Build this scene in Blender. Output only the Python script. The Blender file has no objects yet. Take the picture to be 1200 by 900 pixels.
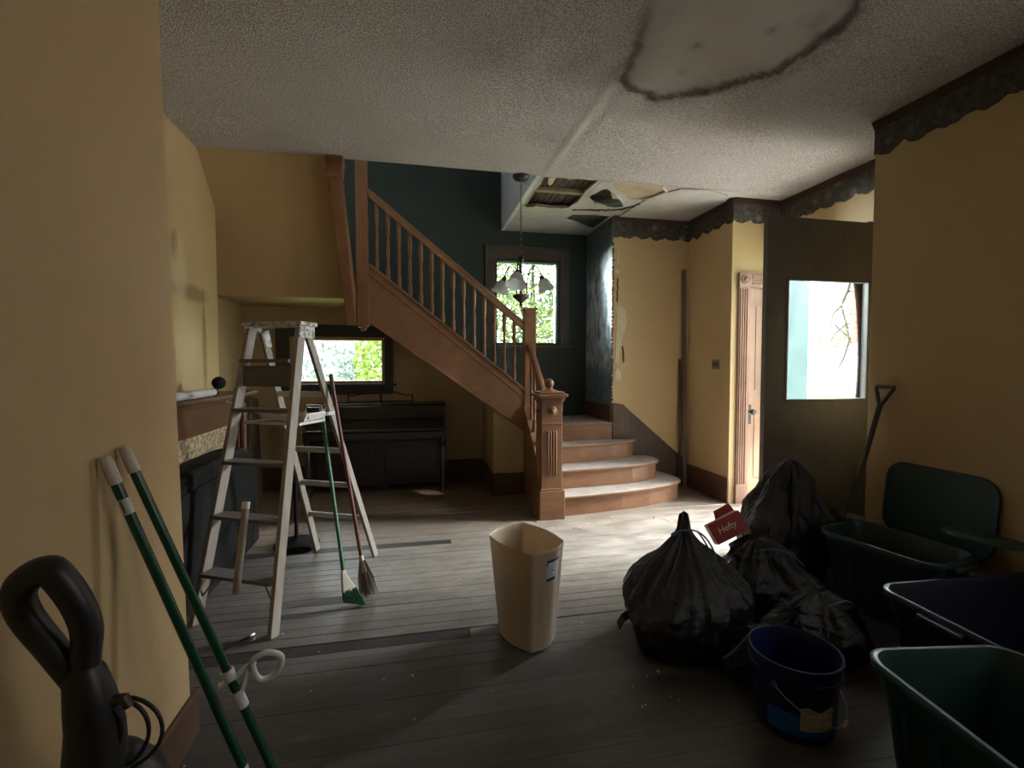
import bpy, bmesh, math, random
from math import pi, sin, cos, radians, sqrt, atan2, exp
from mathutils import Vector as V, Matrix, noise, geometry
random.seed(7)
S = bpy.context.scene
COL = S.collection

# ------------------------------------------------------------------ camera, world, light, exposure
cam = bpy.data.cameras.new('camera'); camo = bpy.data.objects.new('camera', cam); COL.objects.link(camo)
cam.sensor_width = 36; cam.lens = 36 * 555 / 1200; cam.clip_start = .05
camo.location = (0, 0, 1.4); camo.rotation_euler = (radians(90 - 2.27), 0, radians(-11.7))
S.camera = camo
S.view_settings.view_transform = 'Standard'; S.view_settings.look = 'None'; S.view_settings.gamma = 1
S.view_settings.exposure = 0.8
S.cycles.sample_clamp_indirect = 6
w = bpy.data.worlds.new('sky'); S.world = w; w.use_nodes = True
bg = w.node_tree.nodes['Background']; bg.inputs[0].default_value = (.86, .93, 1, 1); bg.inputs[1].default_value = 4.5

def area(name, loc, direction, sx, sy, power, color=(1, 1, 1), portal=False):
    l = bpy.data.lights.new(name, 'AREA'); l.shape = 'RECTANGLE'; l.size = sx; l.size_y = sy
    l.energy = power; l.color = color
    if portal: l.cycles.is_portal = True
    o = bpy.data.objects.new(name, l); COL.objects.link(o); o.location = loc
    o.rotation_euler = V(direction).to_track_quat('-Z', 'Y').to_euler()
    return o
area('entry_daylight', (5.4, 4.7, 3.25), (-1.9, -.7, -1.7), 3.4, 1.4, 1500, (.93, .97, 1))
area('side_fill_light', (3.05, .2, 1.7), (-1, 0, 0), 1.4, 1.5, 10, (1, .96, .92))  # added fill lamp; the solid right wall has no window here
sun = bpy.data.lights.new('sun', 'SUN'); sun.energy = 10; sun.angle = radians(3); sun.color = (1, .96, .88)
so = bpy.data.objects.new('sun', sun); COL.objects.link(so); so.rotation_euler = V((-.22, .30, -.92)).to_track_quat('-Z', 'Y').to_euler()
area('low_window_daylight', (-2.3, 7.0, 2.9), (1.5, -2.2, -1.7), 1.6, 1.2, 420, (.88, .95, 1))
area('landing_window_daylight', (.08, 6.85, 2.95), (1.9, -1.5, -1.0), .6, .9, 1900, (.88, .96, 1))
area('door_portal', (3.8, 3.66, 1.22), (-1, 0, 0), .9, 2.4, 1, portal=True)
area('low_window_portal', (-.85, 5.95, 1.45), (0, -1, 0), .95, .46, 1, portal=True)
area('landing_window_portal', (1.4, 5.95, 2.17), (0, -1, 0), .76, 1.0, 1, portal=True)

# ------------------------------------------------------------------ materials
class NT:
    def __init__(s, name):
        s.m = bpy.data.materials.new(name); s.m.use_nodes = True; s.t = s.m.node_tree
        s.p = s.t.nodes['Principled BSDF']; s.out = s.t.nodes['Material Output']
    def n(s, typ, **kw):
        x = s.t.nodes.new(typ)
        for k, v in kw.items(): setattr(x, k, v)
        return x
    def l(s, a, b): s.t.links.new(a, b)
    def pos(s):
        return s.n('ShaderNodeNewGeometry').outputs['Position']
    def noise(s, scale, detail=4, rough=.55, vec=None, stretch=None):
        x = s.n('ShaderNodeTexNoise'); x.inputs['Scale'].default_value = scale
        x.inputs['Detail'].default_value = detail; x.inputs['Roughness'].default_value = rough
        v = vec if vec is not None else s.n('ShaderNodeTexCoord').outputs['Object']
        if stretch:
            mp = s.n('ShaderNodeMapping'); mp.inputs['Scale'].default_value = stretch; s.l(v, mp.inputs[0]); v = mp.outputs[0]
        s.l(v, x.inputs['Vector']); return x.outputs['Fac']
    def ramp(s, fac, a, b, lo=0., hi=1.):
        x = s.n('ShaderNodeMapRange'); x.inputs['From Min'].default_value = a; x.inputs['From Max'].default_value = b
        x.inputs['To Min'].default_value = lo; x.inputs['To Max'].default_value = hi
        s.l(fac, x.inputs['Value']); return x.outputs[0]
    def mix(s, fac, a, b):
        x = s.n('ShaderNodeMix', data_type='RGBA')
        for sock, v in ((x.inputs[0], fac), (x.inputs[6], a), (x.inputs[7], b)):
            if isinstance(v, (tuple, list)): sock.default_value = (*v[:3], 1)
            elif isinstance(v, (int, float)): sock.default_value = v
            else: s.l(v, sock)
        return x.outputs[2]
    def math(s, op, a, b=None):
        x = s.n('ShaderNodeMath', operation=op)
        for i, v in enumerate((a, b)):
            if v is None: continue
            if isinstance(v, (int, float)): x.inputs[i].default_value = v
            else: s.l(v, x.inputs[i])
        return x.outputs[0]
    def blob(s, pos, c, r, edge=.35):          # soft ellipsoid mask at a world place: stains, scuffs, dust and painted door light
        a = s.n('ShaderNodeVectorMath', operation='SUBTRACT'); s.l(pos, a.inputs[0]); a.inputs[1].default_value = c
        b = s.n('ShaderNodeVectorMath', operation='DIVIDE'); s.l(a.outputs[0], b.inputs[0]); b.inputs[1].default_value = r
        d = s.n('ShaderNodeVectorMath', operation='LENGTH'); s.l(b.outputs[0], d.inputs[0])
        nz = s.noise(14, 4, .6, pos)
        dd = s.math('ADD', d.outputs['Value'], s.ramp(nz, 0, 1, -.35, .35))
        return s.ramp(dd, 1 - edge, 1 + edge, 1, 0)
    def bump(s, h, strength, dist=.01):
        x = s.n('ShaderNodeBump'); x.inputs['Strength'].default_value = strength; x.inputs['Distance'].default_value = dist
        s.l(h, x.inputs['Height']); s.l(x.outputs[0], s.p.inputs['Normal'])
    def color(s, c):
        if isinstance(c, (tuple, list)): s.p.inputs['Base Color'].default_value = (*c[:3], 1)
        else: s.l(c, s.p.inputs['Base Color'])
    def set(s, rough=.6, metal=0, spec=.5):
        if isinstance(rough, (int, float)): s.p.inputs['Roughness'].default_value = rough
        else: s.l(rough, s.p.inputs['Roughness'])
        s.p.inputs['Metallic'].default_value = metal; s.p.inputs['Specular IOR Level'].default_value = spec

def mat(name, a, b=None, rough=.6, scale=6, bump=0, bscale=40, metal=0, spec=.5, stretch=None, lo=.35, hi=.65, rnd=0):
    t = NT(name)
    c = a
    if b is not None: c = t.mix(t.ramp(t.noise(scale, 5, .6, None, stretch), lo, hi), a, b)
    if rnd:
        oi = t.n('ShaderNodeObjectInfo'); c2 = t.mix(t.ramp(oi.outputs['Random'], 0, 1, 0, 1), tuple(x * (1 - rnd) for x in (1, 1, 1)), (1 + rnd,) * 3)
        m = t.n('ShaderNodeMix', data_type='RGBA', blend_type='MULTIPLY'); m.inputs[0].default_value = 1
        if isinstance(c, tuple): m.inputs[6].default_value = (*c, 1)
        else: t.l(c, m.inputs[6])
        t.l(c2, m.inputs[7]); c = m.outputs[2]
    t.color(c); t.set(rough, metal, spec)
    if bump: t.bump(t.noise(bscale, 4, .6, None, stretch), bump)
    return t.m

def yellow_wall(name, stains=(), light=(), tint=1.0):
    t = NT(name); p = t.pos()
    c = t.mix(t.ramp(t.noise(1.1, 4, .6, p), .3, .7), tuple(x * tint for x in (.57, .42, .22)), tuple(x * tint for x in (.51, .37, .185)))
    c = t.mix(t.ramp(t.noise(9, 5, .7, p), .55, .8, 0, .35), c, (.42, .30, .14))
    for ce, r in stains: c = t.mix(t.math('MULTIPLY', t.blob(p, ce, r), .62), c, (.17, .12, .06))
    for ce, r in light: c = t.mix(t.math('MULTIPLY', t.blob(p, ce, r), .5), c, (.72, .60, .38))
    t.color(c); t.set(.62, 0, .35); t.bump(t.noise(26, 5, .65, p), .14)
    return t.m

def wood(name, a, b, rough=.5, axis=(1, 14, 14), bump=.12, dust=None, spec=.4):
    t = NT(name); p = t.pos()
    g = t.noise(3.2, 6, .65, p, axis)
    c = t.mix(t.ramp(g, .3, .7), a, b)
    c = t.mix(t.ramp(t.noise(2.3, 3, .6, p), .5, .75, 0, .5), c, tuple(x * .55 for x in b))
    if dust:
        geo = t.n('ShaderNodeNewGeometry'); sx = t.n('ShaderNodeSeparateXYZ'); t.l(geo.outputs['True Normal'], sx.inputs[0])
        up = t.ramp(sx.outputs['Z'], .5, .9)
        c = t.mix(t.math('MULTIPLY', up, t.ramp(t.noise(7, 5, .7, p), .25, .6, .45, .95)), c, dust)
    t.color(c); t.set(rough, 0, spec); t.bump(g, bump, .004)
    return t.m

MT = {}
MT['yellow'] = yellow_wall('yellow_paint')
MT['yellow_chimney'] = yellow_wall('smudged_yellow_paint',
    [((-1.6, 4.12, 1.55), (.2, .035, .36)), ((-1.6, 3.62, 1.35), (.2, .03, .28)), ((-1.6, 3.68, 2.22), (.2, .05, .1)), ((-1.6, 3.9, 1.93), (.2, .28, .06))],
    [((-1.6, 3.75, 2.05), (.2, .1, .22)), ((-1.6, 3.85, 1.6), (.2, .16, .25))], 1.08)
MT['yellow_back'] = None
MT['popcorn'] = None
MT['oak'] = wood('oak_wood', (.31, .155, .075), (.225, .107, .05), .45, (14, 14, 1.2))
MT['oak_flat'] = wood('oak_wood_flat_grain', (.31, .155, .075), (.225, .107, .05), .45, (1.2, 14, 14))
MT['oak_slope'] = wood('oak_wood_stringer', (.33, .175, .095), (.25, .125, .065), .45, (2, 14, 5))
MT['tread'] = wood('dusty_oak_tread', (.27, .13, .06), (.20, .09, .04), .55, (1.2, 14, 14), dust=(.55, .51, .46))
MT['dark_oak'] = wood('dark_stained_wood', (.095, .048, .026), (.06, .03, .017), .45, (14, 14, 1.2))
MT['base_wood'] = wood('brown_baseboard_wood', (.13, .07, .04), (.085, .045, .026), .5, (1.2, 1.2, 14))
MT['mantel'] = wood('mantel_wood', (.15, .072, .035), (.10, .047, .023), .42, (14, 1.5, 14))
MT['door_oak'] = wood('light_oak_door', (.46, .29, .19), (.38, .22, .135), .38, (14, 14, 1.2))
MT['casing'] = wood('oak_casing', (.36, .21, .14), (.27, .15, .10), .4, (14, 14, 1.2))
MT['front_door'] = wood('glare_greyed_door_paint', (.21, .19, .175), (.17, .155, .142), .42, (14, 14, 1.2), .06)  # dark door, lightened so the veil of glare sits in its colour
MT['green_wall'] = mat('dark_green_paint', (.047, .068, .057), (.038, .055, .047), .55, 3, .1, 30)
MT['frame_dark'] = wood('dark_grey_window_wood', (.060, .062, .058), (.045, .046, .044), .4, (1.2, 14, 14))
MT['frame_brown'] = wood('dark_brown_window_wood', (.115, .098, .072), (.085, .072, .055), .4, (14, 14, 1.2))
MT['plaster'] = mat('grey_plaster', (.46, .44, .40), (.36, .34, .30), .8, 3, .15, 18)
MT['plaster_white'] = mat('white_plaster', (.60, .61, .60), (.50, .51, .50), .75, 3, .1, 18)
MT['cream'] = mat('torn_cream_plaster', (.66, .58, .42), (.56, .47, .32), .8, 10, .2, 30)
MT['tan'] = mat('tan_brown_coat_plaster', (.42, .34, .23), (.34, .27, .18), .9, 9, .4, 25)
MT['torn_edge'] = mat('torn_brown_plaster_edge', (.14, .09, .055), (.08, .05, .03), .9, 20, .3, 40)
MT['lath'] = mat('old_lath_wood', (.095, .064, .044), (.055, .038, .027), .85, 5, .3, 30, stretch=(12, 1, 12), rnd=.45)
MT['joist'] = mat('old_joist_wood', (.30, .24, .17), (.22, .165, .11), .8, 5, .3, 30)
MT['void'] = mat('dark_cavity', (.03, .026, .022), (.02, .018, .016), .9, 5)
MT['teal_hole'] = mat('bare_green_board', (.045, .055, .045), (.03, .035, .03), .8, 6, .2, 20)
def m_plank():
    t = NT('worn_floor_paint'); p = t.pos()
    oi = t.n('ShaderNodeObjectInfo')
    g = t.noise(2.6, 6, .68, p, (1.0, 12, 1))
    c = t.mix(t.ramp(g, .32, .68), (.115, .103, .092), (.080, .072, .066))
    c = t.mix(t.ramp(oi.outputs['Random'], 0, 1, 0, .5), c, (.060, .056, .054))
    sx = t.n('ShaderNodeSeparateXYZ'); t.l(p, sx.inputs[0])
    # bare brown boards towards the stairs, pale plaster dust over the middle of the room, door light painted in
    c = t.mix(t.ramp(sx.outputs['Y'], 3.6, 3.95, 0, .8), c, (.17, .115, .075))
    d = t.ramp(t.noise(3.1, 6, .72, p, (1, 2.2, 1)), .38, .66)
    door_lit_dust = t.blob(p, (1.75, 3.55, 0), (1.75, 1.0, 1), .55)
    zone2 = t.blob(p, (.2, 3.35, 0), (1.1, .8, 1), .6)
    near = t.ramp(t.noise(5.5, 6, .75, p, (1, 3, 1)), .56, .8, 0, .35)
    z = t.math('MULTIPLY', t.math('MAXIMUM', door_lit_dust, t.math('MULTIPLY', zone2, .7)), t.ramp(d, 0, 1, .35, .95))
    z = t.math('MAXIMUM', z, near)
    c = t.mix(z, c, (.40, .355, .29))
    t.color(c)
    t.set(t.math('MAXIMUM', t.ramp(g, .3, .7, .30, .48), t.math('MULTIPLY', z, .8)), 0, .5)
    t.bump(t.noise(9, 6, .7, p, (1, 8, 1)), .22, .004)
    return t.m
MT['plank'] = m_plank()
MT['plank_dark'] = wood('dark_threshold_board', (.040, .034, .030), (.026, .022, .020), .5, (1, 12, 1))
MT['subfloor'] = mat('floor_gap_dirt', (.02, .018, .016), None, .9)
def m_border():
    t = NT('fruit_wallpaper_border'); p = t.pos()
    vo = t.n('ShaderNodeTexVoronoi'); vo.inputs['Scale'].default_value = 8.5; t.l(p, vo.inputs['Vector'])
    f = t.ramp(vo.outputs['Distance'], .15, .42, 1, 0)
    sp = t.n('ShaderNodeSeparateColor'); t.l(vo.outputs['Color'], sp.inputs[0])
    f = t.math('MULTIPLY', f, t.ramp(sp.outputs[0], .45, .6))
    c = t.mix(t.ramp(t.noise(22, 5, .7, p), .4, .65), (.050, .046, .040), (.115, .105, .085))
    c = t.mix(f, c, t.mix(sp.outputs[1], (.24, .215, .185), (.18, .115, .10)))
    t.color(c); t.set(.7, 0, .3); return t.m
MT['border'] = m_border()
def m_teal():
    t = NT('peeling_teal_paint'); p = t.pos()
    n1 = t.noise(7, 7, .72, p, (1, 1.4, .8)); n2 = t.noise(17, 5, .7, p, (1, 1.6, .6))
    c = t.mix(t.ramp(n1, .40, .56), (.07, .12, .145), (.52, .57, .59))
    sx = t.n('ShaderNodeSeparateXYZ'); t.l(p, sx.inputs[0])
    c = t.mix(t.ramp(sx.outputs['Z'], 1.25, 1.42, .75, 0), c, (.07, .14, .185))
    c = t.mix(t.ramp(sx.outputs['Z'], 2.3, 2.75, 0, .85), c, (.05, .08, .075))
    c = t.mix(t.ramp(n2, .66, .70), c, (.015, .015, .018))
    t.color(c); t.set(.3, 0, .6); t.bump(n1, .5, .01); return t.m
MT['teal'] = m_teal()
MT['osb'] = mat('oriented_strand_board', (.42, .33, .19), (.20, .14, .075), .8, 26, .2, 40, stretch=(1, 1, 1.6), lo=.42, hi=.58)
MT['iron'] = mat('black_cast_iron', (.010, .010, .0095), (.016, .015, .014), .75, 8, .15, 60, spec=.12)
MT['black_plastic'] = mat('black_plastic', (.018, .018, .019), (.024, .023, .023), .42, 8)
def m_bag(name, c, r=.24):
    t = NT(name); t.color(c); t.set(r, 0, .5); t.bump(t.noise(16, 6, .7), .55, .03); return t.m
MT['bag'] = m_bag('black_bin_bag_film', (.011, .011, .012))
MT['bag_grey'] = m_bag('dusty_black_bin_bag_film', (.018, .017, .017), .36)
MT['bag_blue'] = m_bag('dark_blue_bin_bag_film', (.010, .014, .035), .3)
MT['drawstring'] = mat('blue_drawstring_plastic', (.05, .12, .22), None, .4)
def m_can():
    t = NT('almond_plastic'); c = t.mix(t.ramp(t.noise(3, 5, .6), .35, .65), (.68, .60, .45), (.62, .54, .40)); t.color(c); t.set(.38)
    tl = t.n('ShaderNodeBsdfTranslucent'); tl.inputs[0].default_value = (.75, .50, .26, 1); mx = t.n('ShaderNodeMixShader'); mx.inputs[0].default_value = .22
    t.l(t.p.outputs[0], mx.inputs[1]); t.l(tl.outputs[0], mx.inputs[2]); t.l(mx.outputs[0], t.out.inputs[0]); return t.m
MT['can'] = m_can()
MT['can_dirt'] = mat('stain_on_plastic', (.3, .25, .17), None, .7)
MT['tote_green'] = mat('dark_green_tote_plastic', (.014, .048, .038), (.012, .040, .031), .38, 4, .04, 80)
MT['tote_olive'] = mat('dull_green_tote_plastic', (.018, .040, .035), (.015, .033, .029), .42, 4, .04, 80)
MT['lid_green'] = mat('teal_green_lid_plastic', (.026, .066, .060), (.021, .055, .050), .45, 4, .04, 80)
MT['tote_navy'] = mat('navy_tote_plastic', (.013, .016, .034), (.015, .018, .036), .4, 4, .04, 80)
MT['bucket'] = mat('dark_blue_bucket_plastic', (.008, .011, .07), (.006, .009, .055), .35, 4)
MT['bucket_blue'] = mat('bright_blue_print', (.012, .11, .42), (.010, .095, .37), .4, 5)
MT['label'] = mat('worn_beige_label', (.55, .53, .40), (.40, .38, .28), .6, 30)
MT['label_light'] = mat('pale_label_print', (.62, .60, .48), None, .6)
MT['steel'] = mat('bright_steel', (.62, .62, .60), None, .28, metal=1)
MT['red_card'] = mat('red_cardboard', (.36, .035, .03), (.30, .03, .028), .5, 6)
MT['white_print'] = mat('white_print', (.75, .74, .70), None, .5)
MT['navy_print'] = mat('navy_print', (.018, .03, .12), None, .5)
MT['pale_blue_print'] = mat('pale_blue_print', (.46, .56, .70), (.62, .70, .78), .5, 40)
MT['black_print'] = mat('black_print', (.01, .01, .01), None, .5)
MT['ladder'] = wood('paint_spattered_ladder_wood', (.36, .32, .26), (.25, .215, .17), .6, (12, 12, 1.5), dust=(.42, .40, .36))
MT['ladder_step'] = wood('grey_ladder_step', (.15, .14, .125), (.11, .10, .09), .55, (2, 2, 12))
MT['ladder_bar'] = mat('pale_ladder_bar', (.58, .56, .53), (.48, .46, .43), .5, 12)
MT['ladder_cap'] = mat('paint_covered_metal', (.62, .60, .56), (.16, .15, .13), .5, 30, .2, 40, lo=.45, hi=.6)
MT['white_paint'] = mat('dried_white_paint', (.72, .71, .67), (.62, .61, .56), .5, 14)
MT['broom_green'] = mat('green_broom_handle', (.05, .17, .085), (.04, .14, .07), .4, 20)
MT['bristle_green'] = mat('green_bristles', (.03, .16, .06), (.02, .10, .04), .5, 60, .6, 90, stretch=(6, 6, 1))
MT['broom_red'] = mat('dark_red_handle', (.20, .04, .035), (.13, .03, .028), .45, 20)
MT['straw'] = mat('grey_straw', (.26, .22, .17), (.17, .145, .11), .8, 60, .6, 90, stretch=(8, 8, 1))
MT['pole_green'] = mat('glossy_green_pole', (.012, .085, .038), (.010, .07, .032), .22, 10)
MT['grip_cream'] = mat('cream_plastic_grip', (.66, .60, .49), (.60, .54, .43), .5, 10)
MT['white_plastic'] = mat('white_plastic', (.82, .82, .84), None, .35)
MT['stick'] = wood('old_grey_stick', (.34, .28, .22), (.24, .195, .15), .7, (12, 12, 1.5))
MT['board_grey'] = wood('grey_brown_board', (.15, .11, .08), (.11, .08, .06), .6, (12, 12, 1.2))
MT['piano'] = wood('black_brown_piano_finish', (.040, .030, .024), (.028, .021, .017), .26, (1.2, 14, 14), .04, spec=.6)
MT['piano_fret'] = mat('dark_brown_piano_fretwork', (.030, .022, .017), None, .4)
MT['ivory'] = mat('ivory_keys', (.6, .56, .47), None, .35)
MT['brass'] = mat('aged_brass', (.35, .25, .12), (.22, .15, .08), .4, 20, metal=1)
MT['bronze'] = mat('aged_bronze', (.085, .075, .060), (.06, .05, .042), .45, 20, metal=.6)
def m_frost():
    t = NT('frosted_glass_shade'); t.color((.86, .88, .86)); t.set(.55); t.p.inputs['Transmission Weight'].default_value = .55
    t.p.inputs['Subsurface Weight'].default_value = 0; return t.m
MT['frost'] = m_frost()
def m_glass():
    t = NT('window_glass'); t.t.nodes.remove(t.p)
    tr = t.n('ShaderNodeBsdfTransparent'); gl = t.n('ShaderNodeBsdfGlossy'); gl.inputs['Roughness'].default_value = .02
    tr.inputs[0].default_value = (.96, .98, .97, 1)
    lw = t.n('ShaderNodeFresnel'); lw.inputs[0].default_value = 1.35
    mx = t.n('ShaderNodeMixShader'); t.l(lw.outputs[0], mx.inputs[0]); t.l(tr.outputs[0], mx.inputs[1]); t.l(gl.outputs[0], mx.inputs[2])
    t.l(mx.outputs[0], t.out.inputs[0]); return t.m
MT['glass'] = m_glass()
MT['switch'] = mat('yellowed_switch_plate', (.23, .17, .11), None, .4)
MT['grey_metal'] = mat('grey_shovel_metal', (.14, .135, .125), (.10, .095, .09), .5, 10, metal=.5)
MT['shovel_wood'] = wood('dull_shovel_handle', (.14, .125, .105), (.10, .09, .075), .55, (12, 12, 1.5))
MT['brick'] = mat('red_brick', (.30, .115, .075), (.22, .085, .06), .85, 12, .3, 40, rnd=.25)
MT['mortar'] = mat('mortar', (.50, .45, .40), None, .9)
MT['stone'] = mat('grey_fieldstone', (.26, .25, .245), (.17, .165, .165), .85, 8, .3, 20, rnd=.25)
MT['teal_trim'] = mat('pale_teal_paint', (.060, .115, .115), (.048, .095, .098), .5, 6)
MT['grass'] = mat('sunny_lawn', (.16, .22, .06), (.22, .26, .09), .9, 5)
MT['concrete'] = mat('pale_concrete', (.70, .68, .64), (.62, .60, .57), .9, 5)
MT['siding'] = mat('white_siding', (.72, .74, .74), (.66, .68, .69), .7, 5)
MT['house_paint'] = mat('pale_blue_house_paint', (.30, .35, .38), (.26, .31, .34), .7, 5)
MT['bark'] = mat('dark_bark', (.05, .04, .03), (.03, .025, .02), .9, 10, .5, 20)
def m_leaf(name, a, b):
    t = NT(name); oi = t.n('ShaderNodeTexNoise'); oi.inputs['Scale'].default_value = 2.2
    g = t.n('ShaderNodeNewGeometry'); t.l(g.outputs['Position'], oi.inputs['Vector'])
    c = t.mix(t.ramp(oi.outputs['Fac'], .35, .65), a, b)
    t.color(c); t.set(.55)
    tl = t.n('ShaderNodeBsdfTranslucent'); t.l(c, tl.inputs[0])
    mx = t.n('ShaderNodeMixShader'); mx.inputs[0].default_value = .45
    t.l(t.p.outputs[0], mx.inputs[1]); t.l(tl.outputs[0], mx.inputs[2]); t.l(mx.outputs[0], t.out.inputs[0]); return t.m
MT['leaf_lime'] = m_leaf('lime_leaves', (.24, .30, .03), (.11, .20, .025))
MT['leaf_green'] = m_leaf('green_leaves', (.11, .165, .045), (.19, .25, .085))
MT['leaf_pale'] = m_leaf('pale_grey_leaves', (.13, .17, .15), (.24, .28, .26))

# ------------------------------------------------------------------ mesh helpers
class B:
    """collects shapes (world coordinates); make() links them as ONE mesh object"""
    def __init__(s): s.b = bmesh.new()
    def box(s, x0, x1, y0, y1, z0, z1, M=None):
        vs = [s.b.verts.new(V((x, y, z)) if M is None else M @ V((x, y, z))) for x in (x0, x1) for y in (y0, y1) for z in (z0, z1)]
        for f in ((0, 1, 3, 2), (4, 6, 7, 5), (0, 4, 5, 1), (2, 3, 7, 6), (0, 2, 6, 4), (1, 5, 7, 3)): s.b.faces.new([vs[i] for i in f])
        return s
    def beam(s, p, q, wx, wz, up=(0, 0, 1)):       # rectangular bar from p to q
        p, q = V(p), V(q); d = (q - p); L = d.length; d.normalize()
        x = d.cross(V(up)).normalized(); z = x.cross(d)
        M = Matrix(((x.x, d.x, z.x, p.x), (x.y, d.y, z.y, p.y), (x.z, d.z, z.z, p.z), (0, 0, 0, 1)))
        return s.box(-wx / 2, wx / 2, 0, L, -wz / 2, wz / 2, M)
    def tube(s, pts, r, n=10, cap=True):
        pts = [V(p) for p in pts]; rs = r if isinstance(r, (list, tuple)) else [r] * len(pts)
        t0 = (pts[1] - pts[0]).normalized(); u = t0.orthogonal().normalized(); rings = []
        for i, p in enumerate(pts):
            t = (pts[min(i + 1, len(pts) - 1)] - pts[max(i - 1, 0)]).normalized()
            u = (u - t * u.dot(t)).normalized(); v = t.cross(u)
            rings.append([s.b.verts.new(p + (u * cos(2 * pi * k / n) + v * sin(2 * pi * k / n)) * rs[i]) for k in range(n)])
        for a, b in zip(rings, rings[1:]):
            for k in range(n): s.b.faces.new((a[k], a[(k + 1) % n], b[(k + 1) % n], b[k]))
        if cap: s.b.faces.new(rings[0][::-1]); s.b.faces.new(rings[-1])
        return s
    def lathe(s, prof, c=(0, 0, 0), n=20, M=None):  # prof [(r,z)...]
        c = V(c); rings = []
        for r, z in prof:
            ring = []
            for k in range(n):
                p = V((r * cos(2 * pi * k / n), r * sin(2 * pi * k / n), z))
                p = (M @ p) if M is not None else p
                ring.append(s.b.verts.new(c + p))
            rings.append(ring)
        for a, b in zip(rings, rings[1:]):
            for k in range(n): s.b.faces.new((a[k], a[(k + 1) % n], b[(k + 1) % n], b[k]))
        s.b.faces.new(rings[0][::-1]); s.b.faces.new(rings[-1]); return s
    def prism(s, poly, h0, h1, axis=2):             # polygon in the plane of the two other axes, extruded along axis
        def pt(a, b, h): return V((h, a, b)) if axis == 0 else V((a, h, b)) if axis == 1 else V((a, b, h))
        lo = [s.b.verts.new(pt(a, b, h0)) for a, b in poly]; hi = [s.b.verts.new(pt(a, b, h1)) for a, b in poly]
        n = len(poly)
        for k in range(n): s.b.faces.new((lo[k], lo[(k + 1) % n], hi[(k + 1) % n], hi[k]))
        s.b.faces.new(lo[::-1]); s.b.faces.new(hi); return s
    def holed(s, outer, holes, h0, h1, axis=2):     # plate with cut-outs
        def pt(a, b, h): return V((h, a, b)) if axis == 0 else V((a, h, b)) if axis == 1 else V((a, b, h))
        loops = [[V((a, b, 0)) for a, b in l] for l in [outer] + holes]
        flat = [p for l in loops for p in l]; tris = geometry.tessellate_polygon(loops)
        lo = [s.b.verts.new(pt(p.x, p.y, h0)) for p in flat]; hi = [s.b.verts.new(pt(p.x, p.y, h1)) for p in flat]
        for t in tris:
            try: s.b.faces.new([lo[i] for i in t]); s.b.faces.new([hi[i] for i in reversed(t)])
            except ValueError: pass
        i = 0
        for l in loops:
            n = len(l)
            for k in range(n): s.b.faces.new((lo[i + k], lo[i + (k + 1) % n], hi[i + (k + 1) % n], hi[i + k]))
            i += n
        return s
    def grid(s, f, nu, nv, closeu=False):
        g = [[s.b.verts.new(f(i, j)) for i in range(nu)] for j in range(nv)]
        for j in range(nv - 1):
            for i in range(nu if closeu else nu - 1):
                s.b.faces.new((g[j][i], g[j][(i + 1) % nu], g[j + 1][(i + 1) % nu], g[j + 1][i]))
        return g
    def ball(s, c, r, sc=(1, 1, 1), sub=2):
        M = Matrix.Translation(V(c)) @ Matrix.Diagonal((r * sc[0], r * sc[1], r * sc[2], 1))
        bmesh.ops.create_icosphere(s.b, subdivisions=sub, radius=1, matrix=M); return s
    def make(s, name, m, parent=None, smooth=False, bevel=0, seg=2, subsurf=0, kind=None, label=None, cat=None, group=None):
        bmesh.ops.recalc_face_normals(s.b, faces=s.b.faces)
        me = bpy.data.meshes.new(name); s.b.to_mesh(me); s.b.free()
        me.materials.append(MT[m] if isinstance(m, str) else m)
        if smooth:
            for p in me.polygons: p.use_smooth = True
        o = bpy.data.objects.new(name, me); COL.objects.link(o)
        if parent is not None: adopt(o, parent)
        if bevel:
            md = o.modifiers.new('bevel', 'BEVEL'); md.width = bevel; md.segments = seg; md.limit_method = 'ANGLE'; md.angle_limit = radians(35)
        if smooth and not subsurf:
            md = o.modifiers.new('edges', 'EDGE_SPLIT'); md.split_angle = radians(48)
        if subsurf:
            md = o.modifiers.new('sub', 'SUBSURF'); md.levels = md.render_levels = subsurf
        if kind: o['kind'] = kind
        if label: o['label'] = label
        if cat: o['category'] = cat
        if group: o['group'] = group
        return o

def adopt(o, parent):
    o.parent = parent
    if parent.type == 'EMPTY': o.matrix_parent_inverse = Matrix.LocRotScale(parent.location, parent.rotation_euler, None).inverted()
    elif parent.location.length > 0: o.matrix_parent_inverse = Matrix.LocRotScale(parent.location, parent.rotation_euler, parent.scale).inverted()
def thing(name, label, cat, loc, group=None):
    o = bpy.data.objects.new(name, None); COL.objects.link(o); o.location = loc; o.empty_display_size = .1
    o['label'] = label; o['category'] = cat
    if group: o['group'] = group
    return o
def struct(o, label, cat): o['kind'] = 'structure'; o['label'] = label; o['category'] = cat; return o
def piece(name, me, parent, loc, scale=(1, 1, 1), rot=(0, 0, 0)):   # small repeated part that shares its mesh
    o = bpy.data.objects.new(name, me); COL.objects.link(o); o.location = loc; o.scale = scale; o.rotation_euler = rot
    adopt(o, parent); return o
def unit_mesh(name, m, ch=.06):
    b = B(); b.box(-.5, .5, -.5, .5, -.5, .5)
    bmesh.ops.bevel(b.b, geom=b.b.edges[:], offset=ch, segments=1, affect='EDGES')
    bmesh.ops.recalc_face_normals(b.b, faces=b.b.faces)
    me = bpy.data.meshes.new(name); b.b.to_mesh(me); b.b.free(); me.materials.append(MT[m]); return me
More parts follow.
